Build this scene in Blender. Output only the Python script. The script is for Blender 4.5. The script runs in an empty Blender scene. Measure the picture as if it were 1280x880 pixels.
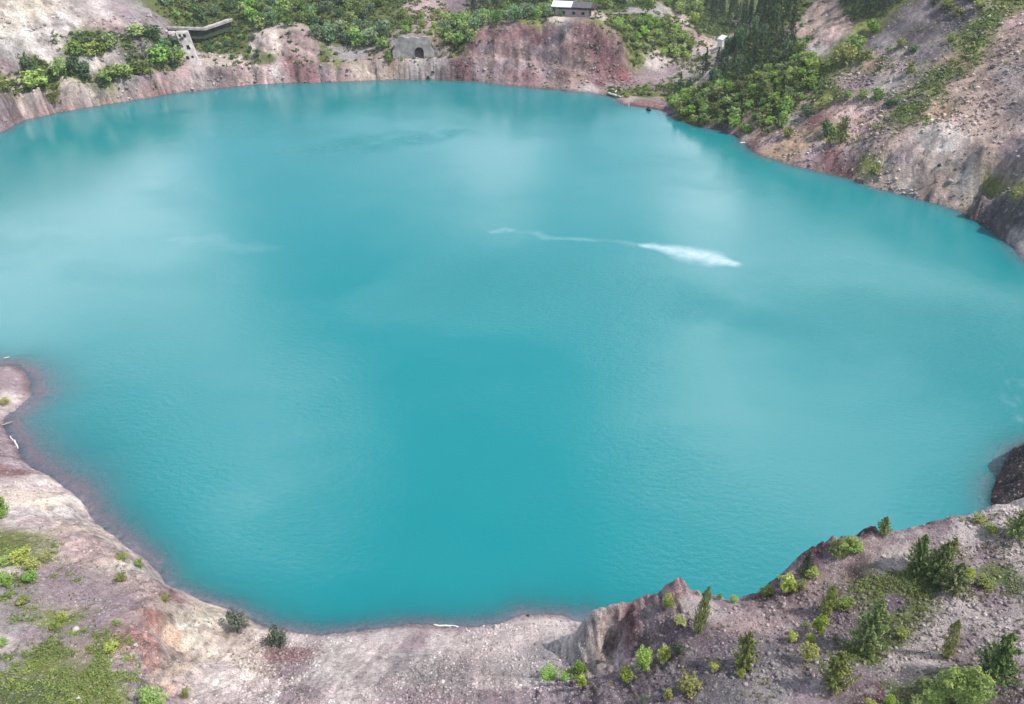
import bpy, math, random
import numpy as np
from mathutils import Vector
random.seed(7); RNG = np.random.default_rng(7)
SC = bpy.context.scene
COL = SC.collection
# ------------------------------------------------------------------ camera geometry (used to survey the site)
CAMH, PITCH, F = 60.0, math.radians(32.0), 985.0
CP, SP = math.cos(PITCH), math.sin(PITCH)
def ray(u, v):
    a, b = (u - 640.0) / F, -(v - 440.0) / F
    return np.array([a, CP + b * SP, -SP + b * CP])
def Pz(u, v, z):
    d = ray(u, v); t = (z - CAMH) / d[2]
    return (d[0] * t, d[1] * t, z)
def PY(u, v, Y):
    d = ray(u, v); t = Y / d[1]
    return (d[0] * t, Y, CAMH + d[2] * t)
def PL(u, v, p0, g):
    d = ray(u, v)
    t = (g[0] * (0 - p0[0]) + g[1] * (0 - p0[1]) + p0[2] - CAMH) / (d[2] - g[0] * d[0] - g[1] * d[1])
    return (d[0] * t, d[1] * t, CAMH + d[2] * t)
def proj(x, y, z):
    zz = z - CAMH
    dep = y * CP - zz * SP
    up = y * SP + zz * CP
    return 640 + F * x / dep, 440 - F * up / dep, dep
# ------------------------------------------------------------------ noise
def _hash(ix, iy, s):
    h = (ix.astype(np.int64) * 374761393 + iy.astype(np.int64) * 668265263 + s * 974634767) & 0x7fffffff
    h = ((h ^ (h >> 13)) * 1274126177) & 0x7fffffff
    h = (h ^ (h >> 16)) & 0x7fffffff
    return (h & 0xffff) / 32767.5 - 1.0
def vnoise(x, y, s=0):
    ix, iy = np.floor(x), np.floor(y); fx, fy = x - ix, y - iy
    fx = fx * fx * fx * (fx * (fx * 6 - 15) + 10); fy = fy * fy * fy * (fy * (fy * 6 - 15) + 10)
    a, b = _hash(ix, iy, s), _hash(ix + 1, iy, s); c, d = _hash(ix, iy + 1, s), _hash(ix + 1, iy + 1, s)
    return (a + (b - a) * fx) * (1 - fy) + (c + (d - c) * fx) * fy
def fbm(x, y, o=4, s=0, g=0.5):
    r = 0; a = 1.0; t = 0
    for k in range(o):
        r = r + a * vnoise(x, y, s + 17 * k); t += a; a *= g
        x, y = x * 1.62 - y * 1.18 + 3.1, x * 1.18 + y * 1.62 - 7.7
    return r / t
def ridged(x, y, o=3, s=0):
    r = 0; a = 1.0; t = 0
    for k in range(o):
        r = r + a * (1 - 2 * np.abs(vnoise(x, y, s + 31 * k))); t += a; a *= 0.5
        x, y = x * 2.03 + 1.7, y * 2.03 - 4.3
    return r / t
def sstep(a, b, x):
    t = np.clip((x - a) / (b - a), 0, 1); return t * t * (3 - 2 * t)
# ------------------------------------------------------------------ shoreline (water level z = 0)
SHORE_VIS_FAR = [(0,165),(16,156),(32,149),(70,141),(120,132),(160,126),(225,115),(270,110),(320,105),(370,103),(420,102),(470,99.5),(540,99),(600,102),
    (640,107),(700,112),(740,116),(765,120),(778,130),(800,134),(828,138),(840,146),(870,157),(900,163),(922,169),(930,179),(940,189),(952,195),
    (985,204),(1030,215),(1060,222),(1085,231),(1110,238),(1140,246),(1180,256),(1205,266),(1225,278),(1245,291),(1262,305),(1280,325)]
SHORE_VIS_MID = [(737,771),(728,777),(705,771),(680,767),(650,770),(620,778),(590,783),(550,784),(510,781),(480,785),(430,793),(400,793),(370,790)]
SHORE_LEFT = [(335,784),(322,779),(296,766),(256,753),(212,738),(186,706),(156,683),(116,653),(86,613),(46,587),(28,573),(22,560),(9,546),(4,531),(6,520),(28,503),(39,493),(35,486),(38,478),(31,465),(17,456),(0,457)]
shore = [Pz(u, v, 0)[:2] for u, v in SHORE_VIS_FAR]
shore += [(92,112),(89,98),(81,86),(69,78),(60,74)]
shore += [Pz(1246,597,0)[:2], Pz(1239,618,0)[:2]]
shore += [(51,61),(46,57.5),(41,55),(35.5,53),(30,50.5),(26,48.5),(21.5,46.8),(17.5,46.6),(13.5,47.8),(10,48.6)]
shore += [Pz(u, v, 0)[:2] for u, v in SHORE_VIS_MID + SHORE_LEFT]
shore += [(-92,98),(-117,122),(-138,151),(-141,180)]
SH = np.array(shore)
def sdf(px, py):                       # + outside the lake, - inside
    out = np.empty(px.shape); n = len(SH)
    A = SH; B = np.roll(SH, -1, 0)
    for s in range(0, len(px), 40000):
        x = px[s:s+40000, None]; y = py[s:s+40000, None]
        dx, dy = (B - A)[:, 0], (B - A)[:, 1]
        t = np.clip(((x - A[:, 0]) * dx + (y - A[:, 1]) * dy) / (dx * dx + dy * dy), 0, 1)
        d2 = (x - A[:, 0] - t * dx) ** 2 + (y - A[:, 1] - t * dy) ** 2
        d = np.sqrt(d2.min(1))
        c = ((A[:, 1] > y) != (B[:, 1] > y)) & (x < (B[:, 0] - A[:, 0]) * (y - A[:, 1]) / np.where(B[:, 1] == A[:, 1], 1e-9, B[:, 1] - A[:, 1]) + A[:, 0])
        out[s:s+40000] = np.where(c.sum(1) % 2 == 1, -d, d)
    return out
# ------------------------------------------------------------------ survey points of the land
C = []
def z_(*pts):
    for u, v, z in pts: C.append(Pz(u, v, z))
def y_(*pts):
    for u, v, Y in pts: C.append(PY(u, v, Y))
# left bank and spit
z_((38,592,2),(80,622,3),(112,662,4),(152,692,5),(182,714,6),(207,746,6.5),(250,762,3.2),(290,775,1.6),(322,787,.6))
z_((0,480,1.3),(12,500,1),(-5,540,1.2),(5,575,1.6),(-80,500,2.5),(-80,600,5))
z_((0,880,14),(100,880,13.2),(168,880,13.2),(0,760,11),(80,760,9.3),(160,800,11.4),(185,770,9),(0,650,6.5),(60,665,6),(120,725,8),(-150,700,11),(-150,880,17),(30,800,11.6),(100,820,11.6))
z_((172,845,12.4),(182,762,9.8),(190,800,9.6),(215,870,8.8),(215,810,6.6),(250,830,5.6),(250,800,5.2),(300,840,5.4),(300,880,8),(340,812,2),(230,770,5.2),(290,800,2.9))
# central scree
z_((560,880,7.7),(400,880,7.6),(480,835,4),(620,835,3.9),(650,805,2.2),(400,830,3.4),(550,815,2.5),(640,870,6.8))
# knoll with its cliff, and the fan below it
z_((738,768,8.2),(744,760,9),(752,756,9.4),(760,754,9.7),(772,753,10.2),(785,752,10.6),(798,752,11),(748,770,9.2),(760,764,9.8),(775,764,10.3),(790,768,10.7),(805,766,11),(820,760,11.6),(812,748,11.4),(830,752,12.2),(832,738,12.6),(735,772,6.5),(735,783,2.6),(725,800,2.6),(704,824,4.0),(690,846,5.2),(752,800,4.8),(765,812,6.2),(720,836,5.4),(778,790,8.2),(792,790,10.2),(800,812,9.6),(745,845,8.4),(700,862,7.4),(690,882,8.6),(800,848,11.4))
# right ridge and plateau
z_((820,745,11.6),(845,729,13.6),(868,744,12.6),(900,748,13),(930,750,13.6),(962,744,14.4),(985,720,15.6),(1010,692,17),(1045,678,17.8),(1080,662,18.4),(1140,656,19.2),(1190,645,19.8),(1240,637,20.3),(1290,628,20.6))
z_((1280,880,20.6),(1100,880,19),(900,880,16),(760,880,12.4),(1280,760,20.2),(1100,780,17.6),(1000,762,16.3),(900,800,14.4),(850,772,13),(1180,700,19),(1060,720,17.2),(1000,840,17),(1180,800,19),(840,820,13.2),(960,800,15.6),(1230,690,19.6),(1400,800,22),(1400,650,22),(1280,690,20.2))
C += [(66,68,7),(75,72,12),(95,78,26),(120,95,45),(110,118,26),(62,62,10.5),(80,50,26),(120,40,38),(58,70,4),(62,71,4.5)]
# ground below and behind the drone
C += [(0,24,13),(0,0,18),(-25,10,19),(30,10,21),(60,0,26),(-60,0,24),(-60,40,18),(-110,60,24),(-160,100,34),(-190,170,48),(100,0,34)]
# left hillside
z_((0,117,8),(0,109,8.5),(50,114,7.6),(50,106,8),(100,110,7),(100,101,7.4),(145,101,6.4),(145,95,6.8),(180,96,6),(180,89,6.4),(215,89,5.6),(215,85,6))
z_((30,118,7.4),(75,112,7),(-80,130,9),(-80,118,9.6))
y_((0,60,227),(0,0,239),(0,-80,262),(50,60,232),(50,0,244),(100,50,240),(100,0,255),(150,40,248),(150,5,262),(180,50,248),(185,15,264),(-100,60,218),(-100,-40,238),(100,-60,285))
# far bank, west to east
z_((240,87,5.5),(240,82,5.9),(280,85,5.2),(320,84,5),(320,79,5.3),(370,83,5),(370,77,5.4),(420,82,5),(420,76,5.5),(470,78,5.4),(470,73,5.9),(520,75.5,5.8),(520,72,6.1),(555,74,6),(555,71,6.3))
y_((240,60,266),(240,40,276),(240,0,298),(320,62,266),(330,38,269),(370,36,270),(390,42,272),(350,20,284),(320,0,298),(420,60,272),(420,40,282),(420,0,302),(480,60,270),(470,40,280),(480,0,304))
y_((500,70,265.5),(520,70,266.5),(540,69,266.5),(495,47,271),(520,44.5,272),(545,47,271.5),(520,20,290),(530,0,305),(570,60,268),(570,40,276),(580,0,308))
# red bluff, ramp and house terrace
z_((585,74,6),(600,73,6.3),(640,76,6),(680,83,4.8),(710,90,4),(740,101,2.4),(752,113,1))
z_((600,69,6.8),(640,71,6.8),(680,77,6),(715,84,5),(745,93,3.4),(775,104,1.6))
y_((590,42,268),(620,36,268.5),(650,30,269.5),(690,26,270.5),(725,26,270),(742,29,268),(752,40,265.5),(765,56,263.5),(778,74,262),(788,90,260.5))
y_((640,24,285),(690,22,285),(735,21,284),(700,8,300),(640,5,304),(700,-30,330))
y_((770,22,288),(800,20,292),(830,18,296),(790,6,310),(850,0,330),(780,38,277),(800,60,270),(805,80,264),(830,40,282),(840,65,275),(865,40,292),(870,62,284))
# valley mouth and beach
z_((778,122,.5),(775,115,1),(800,128,.6),(822,133,.5),(790,106,1.7),(815,112,1.4),(840,96,2.2),(800,96,2.4),(870,88,2.9),(905,88,3.2),(835,120,1.2))
y_((890,62,287),(905,58,292),(880,45,308),(905,40,315),(880,20,335),(930,10,360),(900,-20,400))
# east side: forested hill, then bare slope
G1 = (.60 * .89, .60 * .46); A0 = (57, 192, 0)
for u, v in [(870,140),(885,120),(900,100),(915,80),(930,60),(945,40),(960,20),(975,0),(930,140),(960,150),(960,110),(990,80),(1010,50),(1010,10),(1010,-60),(950,80)]: C.append(PL(u, v, A0, G1))
z_((846,138,1),(852,124,2),(868,108,3.2),(890,94,4.2))
G2 = (.64 * .89, .64 * .46)
for u in (960,1000,1040,1080,1130,1180,1230,1290,1400):
    for v in (-60,-10,40,90,140,190,240):
        p = PL(u, v, A0, G2)
        k = (p[0] - 57) * .89 + (p[1] - 192) * .46
        if k > 3 and not (u < 1010 and v < 150): C.append(p)
y_((1222,262,152),(1240,254,148),(1262,244,143),(1290,232,137))
C += [(0,420,34),(-150,420,46),(-300,400,70),(150,420,50),(0,600,56),(200,600,80),(-200,600,75),(300,300,110),(300,100,120),(-300,150,80),(220,200,90),(0,900,80),(600,900,160),(-600,900,150),(700,200,200),(-700,200,180),(60,380,20)]
for x, y in shore: C.append((x, y, 0.0))
inner = SH.mean(0)
for x, y in shore[::2]:
    v = inner - np.array([x, y]); v = v / np.linalg.norm(v) * 12
    C.append((x + v[0], y + v[1], -5.0))
C.append((0, 150, -20)); C.append((-40, 130, -20)); C.append((40, 130, -20))
C = np.array(C, float)
_, ui = np.unique(np.round(C[:, :2], 2), axis=0, return_index=True); C = C[np.sort(ui)]
n = len(C)
D = np.sqrt(((C[:, None, :2] - C[None, :, :2]) ** 2).sum(2))
M = np.zeros((n + 3, n + 3)); M[:n, :n] = D - np.eye(n) * .05
M[:n, n] = 1; M[:n, n+1:] = C[:, :2] / 100; M[n:, :n] = M[:n, n:].T
SOL = np.linalg.solve(M, np.r_[C[:, 2], 0, 0, 0])
def rbf(x, y):
    o = np.empty(x.shape)
    cx = C[:, 0].astype(np.float32); cy = C[:, 1].astype(np.float32); w = SOL[:n].astype(np.float32)
    for s in range(0, len(x), 20000):
        xs = x[s:s+20000].astype(np.float32)[:, None]; ys = y[s:s+20000].astype(np.float32)[:, None]
        o[s:s+20000] = np.sqrt((xs - cx) ** 2 + (ys - cy) ** 2) @ w
    return o + SOL[n] + SOL[n+1] * x / 100 + SOL[n+2] * y / 100
# ------------------------------------------------------------------ terrain grid
RR = np.concatenate([np.geomspace(6, 24, 40, endpoint=False), np.geomspace(24, 80, 330, endpoint=False), np.geomspace(80, 195, 220, endpoint=False),
                     np.arange(195, 330, .5), np.geomspace(330, 1100, 60)])
TH = np.radians(np.linspace(-62, 62, 1034))
NR, NT = len(RR), len(TH)
gr, gt = np.meshgrid(RR, TH, indexing='ij')
GX, GY = (gr * np.sin(gt)).ravel(), (gr * np.cos(gt)).ravel()
base = rbf(GX, GY); DS = sdf(GX, GY)
_fr = sstep(60, 200, gr.ravel()); DS = DS + (.45 + .5 * _fr) * fbm(GX / (3 + 3 * _fr), GY / (3 + 3 * _fr), 4, 141, .6)
b2 = base.reshape(NR, NT)
dr = np.gradient(b2, RR, axis=0); dt = np.gradient(b2, TH, axis=1) / gr
SLOPE = np.hypot(dr, dt).ravel()
def land_noise(x, y, ds, steep, rng):
    ca = np.arctan2(x - 0, y - 140.0); rho = np.hypot(x, y - 140.0)
    arc = ca * 130
    m3, m8 = np.clip(ds / 3, 0, 1), np.clip(ds / 12, 0, 1)
    st = sstep(.35, 1.0, steep)
    wx = x + 2.5 * fbm(x / 9, y / 9, 2, 91); wy = y + 2.5 * fbm(x / 9, y / 9, 2, 57)
    h = 1.0 * m8 * fbm(wx / 22, wy / 22, 3, 1)
    h += (.16 + .5 * st) * m3 * fbm(wx / 5, wy / 5, 4, 5) * np.where(rng > 110, 1.6, 1)
    aw = arc + 3 * fbm(x / 14, y / 14, 2, 77)
    far = sstep(110, 190, rng)
    g = ridged(aw / (2.2 + 2.6 * far), rho / 22, 3, 11)
    h += (.08 + .85 * st) * (0.45 + .45 * far) * m3 * g
    h += st * m3 * (.18 + .55 * far) * ridged(aw / (.8 + .9 * far), rho / 7, 3, 15)
    h += st * m3 * (.15 + .35 * far) * fbm(wx / 1.7, wy / 1.7, 3, 19)
    sl = x * .46 - y * .89; nn = x * .89 + y * .46                 # gullies down the bare east slope
    h += .9 * sstep(55, 75, x) * sstep(80, 110, y) * m8 * ridged(sl / 9 + .5 * fbm(x / 12, y / 12, 2, 63), nn / 45, 3, 65)
    h += .35 * sstep(55, 75, x) * sstep(80, 110, y) * m3 * ridged(sl / 2.6 + .6 * fbm(x / 6, y / 6, 2, 64), nn / 16, 3, 66)
    bl = sstep(-18, -8, x) * sstep(46, 36, x) * sstep(250, 256, y) * sstep(276, 272, y) * st        # ribs of the red bluff
    h += bl * m3 * (1.1 * ridged(aw / 5 + .1 * nn, rho / 30, 2, 67) + .6 * ridged(wx / 2.2, wy / 1.6, 2, 68))
    rk = sstep(50, 56, x) * sstep(92, 84, y) * sstep(56, 60, y)
    h += rk * m3 * (1.0 * ridged(wx / 3.2, wy / 2.6, 3, 72) + .4 * fbm(x / .8, y / .8, 2, 73))
    h += .10 * m3 * fbm(x / 1.1, y / 1.1, 3, 21) * (1 + 1.2 * st)
    h += (.03 + .26 * st) * m3 * (1 - far) * ridged(wx / .9, wy / .9, 4, 25)
    return h
m_in = DS < 0
gx_soft = sstep(-22, -48, GX) * sstep(120, 80, GY)
bedslope = .42 - .26 * gx_soft
land = np.maximum(base, np.minimum(.10 * np.maximum(DS, 0), 1.0) + .02)
LN = land_noise(GX, GY, np.maximum(DS, 0), SLOPE, gr.ravel())
land = np.maximum(land + LN, .02 + .03 * np.minimum(DS, 3))
bed = -np.minimum(bedslope * -DS, 14) - .02
GZ = np.where(m_in, bed, land)
# crags standing up from the crests
def bump_at(u, v, z, h, r, p=1.0):
    x0, y0, _ = Pz(u, v, z)
    d = np.hypot(GX - x0, GY - y0) / r
    return h * np.clip(1 - d, 0, 1) ** p
GZ = GZ + bump_at(846, 733, 13, .6, 1.3) + .5 * sstep(3.5, 1, np.hypot(GX - Pz(830, 745, 12)[0], GY - Pz(830, 745, 12)[1])) * ridged(GX / .8, GY / .8, 3, 151) + bump_at(1040, 672, 17.8, .8, 2.2) + bump_at(1090, 661, 18.4, .5, 1.5) + bump_at(1022, 694, 17, .7, 1.8)
# worn benches and the ramp: level strips cut into the slopes
def terrace(pts, hw, fade):
    global GZ
    P = np.array([Pz(u, v, z) for u, v, z in pts]); best = np.full(len(GX), 1e9); zz = np.zeros(len(GX))
    sel = np.where((GX > P[:, 0].min() - 6) & (GX < P[:, 0].max() + 6) & (GY > P[:, 1].min() - 6) & (GY < P[:, 1].max() + 6))[0]
    for a, b in zip(P[:-1], P[1:]):
        d = b - a; L = d[0] ** 2 + d[1] ** 2
        tt = np.clip(((GX[sel] - a[0]) * d[0] + (GY[sel] - a[1]) * d[1]) / L, 0, 1)
        dd = np.hypot(GX[sel] - a[0] - tt * d[0], GY[sel] - a[1] - tt * d[1]); m = dd < best[sel]
        best[sel[m]] = dd[m]; zz[sel[m]] = (a[2] + tt * d[2])[m]
    w = np.where(DS > 1.0, sstep(hw + fade, hw, best + .5 * fbm(GX / 3, GY / 3, 2, 44)), 0)
    GZ = GZ * (1 - w) + (zz + .12 * fbm(GX / 1.5, GY / 1.5, 3, 45)) * w
terrace([(-60,121,9),(0,113,8.2),(50,110,7.8),(100,105,7.1),(150,98,6.5),(200,90,6),(250,84.5,5.6),(320,81.5,5.2),(370,80,5.2),(420,79,5.2),(470,75.5,5.7),(520,73.6,6),(560,72.6,6.2)], 1.6, .9)
terrace([(560,72.6,6.2),(600,71.5,6.4),(640,73.5,6.3),(680,79.5,5.4),(712,86.5,4.4),(744,96.5,2.9),(768,109,1.5)], 1.3, .8)
GZ2 = GZ.reshape(NR, NT)
def height(x, y):
    x = np.atleast_1d(np.asarray(x, float)); y = np.atleast_1d(np.asarray(y, float))
    r = np.clip(np.hypot(x, y), RR[0], RR[-1] - 1e-3); t = np.clip(np.arctan2(x, y), TH[0], TH[-1] - 1e-6)
    i = np.clip(np.searchsorted(RR, r) - 1, 0, NR - 2); fi = (r - RR[i]) / (RR[i+1] - RR[i])
    tj = (t - TH[0]) / (TH[1] - TH[0]); j = np.clip(tj.astype(int), 0, NT - 2); fj = tj - j
    return (GZ2[i, j] * (1 - fj) + GZ2[i, j+1] * fj) * (1 - fi) + (GZ2[i+1, j] * (1 - fj) + GZ2[i+1, j+1] * fj) * fi
def hit(u, v, zmin=-99):
    d = ray(u, v)
    t = np.concatenate([np.arange(15, 120, .1), np.arange(120, 900, .4)]) / np.hypot(d[0], d[1]) * 1.0
    x, y, z = d[0] * t, d[1] * t, CAMH + d[2] * t
    h = np.maximum(height(x, y), 0)
    k = np.argmax(z <= h)
    if not (z <= h).any(): k = len(t) - 1
    return np.array([x[k], y[k], max(h[k], 0)])
# ------------------------------------------------------------------ material helpers
def s2l(c):
    c = np.asarray(c, float) / 255
    return np.where(c <= .04045, c / 12.92, ((c + .055) / 1.055) ** 2.4)
class NT_:
    def __init__(s, name):
        s.m = bpy.data.materials.new(name); s.m.use_nodes = True
        s.t = s.m.node_tree; s.t.nodes.clear()
    def n(s, typ, **kw):
        nd = s.t.nodes.new(typ)
        for k, v in kw.items():
            if k == 'ins':
                for i, val in v.items():
                    sock = nd.inputs[i]
                    if isinstance(val, bpy.types.NodeSocket): s.t.links.new(val, sock)
                    else: sock.default_value = val
            else: setattr(nd, k, v)
        return nd
    def math(s, op, a, b=0.0, clamp=False):
        return s.n('ShaderNodeMath', operation=op, use_clamp=clamp, ins={0: a, 1: b}).outputs[0]
    def mix(s, f, a, b, blend='MIX'):
        nd = s.n('ShaderNodeMix', data_type='RGBA', blend_type=blend)
        nd.clamp_factor = True
        for i, val in ((0, f), (6, a), (7, b)):
            if isinstance(val, bpy.types.NodeSocket): s.t.links.new(val, nd.inputs[i])
            else: nd.inputs[i].default_value = val if i == 0 else (*val[:3], 1)
        return nd.outputs[2]
    def mr(s, x, a, b, c=0.0, d=1.0, smooth=False):
        nd = s.n('ShaderNodeMapRange', ins={0: x, 1: a, 2: b, 3: c, 4: d})
        if smooth: nd.interpolation_type = 'SMOOTHSTEP'
        return nd.outputs[0]
    def noise(s, vec, scale, detail=3, rough=.5):
        return s.n('ShaderNodeTexNoise', ins={'Vector': vec, 'Scale': scale, 'Detail': detail, 'Roughness': rough}).outputs[0]
    def attr(s, name):
        return s.n('ShaderNodeAttribute', attribute_name=name)
    def out(s, sh):
        s.n('ShaderNodeOutputMaterial', ins={0: sh}); return s.m
def simple(name, col, rough=.8, var=.25, scale=3.0, bump=.0, metallic=0.0):
    t = NT_(name); co = t.n('ShaderNodeTexCoord').outputs['Object']
    nz = t.noise(co, scale, 4, .6); c = t.mix(t.mr(nz, .3, .7), [x * (1 - var) for x in col], [min(1, x * (1 + var)) for x in col])
    p = t.n('ShaderNodeBsdfPrincipled', ins={'Base Color': c, 'Roughness': rough, 'Metallic': metallic})
    if bump: t.t.links.new(t.n('ShaderNodeBump', ins={'Strength': bump, 'Distance': .1, 'Height': nz}).outputs[0], p.inputs['Normal'])
    return t.out(p.outputs[0])
def grid_mesh(name, X, Y, Z, nr, nt, keep=None):
    me = bpy.data.meshes.new(name)
    idx = np.arange(nr * nt).reshape(nr, nt)
    q = np.stack([idx[:-1, :-1], idx[:-1, 1:], idx[1:, 1:], idx[1:, :-1]], -1).reshape(-1, 4)[:, ::-1]
    if keep is not None:
        q = q[keep[q].any(1)]
        used = np.unique(q); rem = np.full(nr * nt, -1); rem[used] = np.arange(len(used)); q = rem[q]
    else: used = np.arange(nr * nt)
    raw_mesh(me, np.stack([X, Y, Z], -1)[used], q, 4)
    me.polygons.foreach_set('use_smooth', np.ones(len(q), bool))
    return me, used
def raw_mesh(me, V, Fc, k):
    V = np.ascontiguousarray(V, np.float32); Fc = np.ascontiguousarray(Fc, np.int32)
    me.vertices.add(len(V)); me.vertices.foreach_set('co', V.ravel())
    me.loops.add(Fc.size); me.loops.foreach_set('vertex_index', Fc.ravel())
    me.polygons.add(len(Fc)); me.polygons.foreach_set('loop_start', np.arange(0, Fc.size, k, dtype=np.int32))
    me.update(calc_edges=True)
def set_attr(me, name, data, typ='FLOAT'):
    a = me.attributes.new(name, typ, 'POINT')
    if typ == 'FLOAT': a.data.foreach_set('value', np.ascontiguousarray(data, np.float32))
    else: a.data.foreach_set('color', np.ascontiguousarray(data, np.float32).ravel())
def link(name, me, mat=None, parent=None):
    o = bpy.data.objects.new(name, me); COL.objects.link(o)
    if mat is not None and not me.materials: me.materials.append(mat)
    if parent is not None: o.parent = parent
    return o
def tag(o, label=None, cat=None, group=None, kind=None):
    for k, v in (('label', label), ('category', cat), ('group', group), ('kind', kind)):
        if v: o[k] = v
    return o
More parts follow.
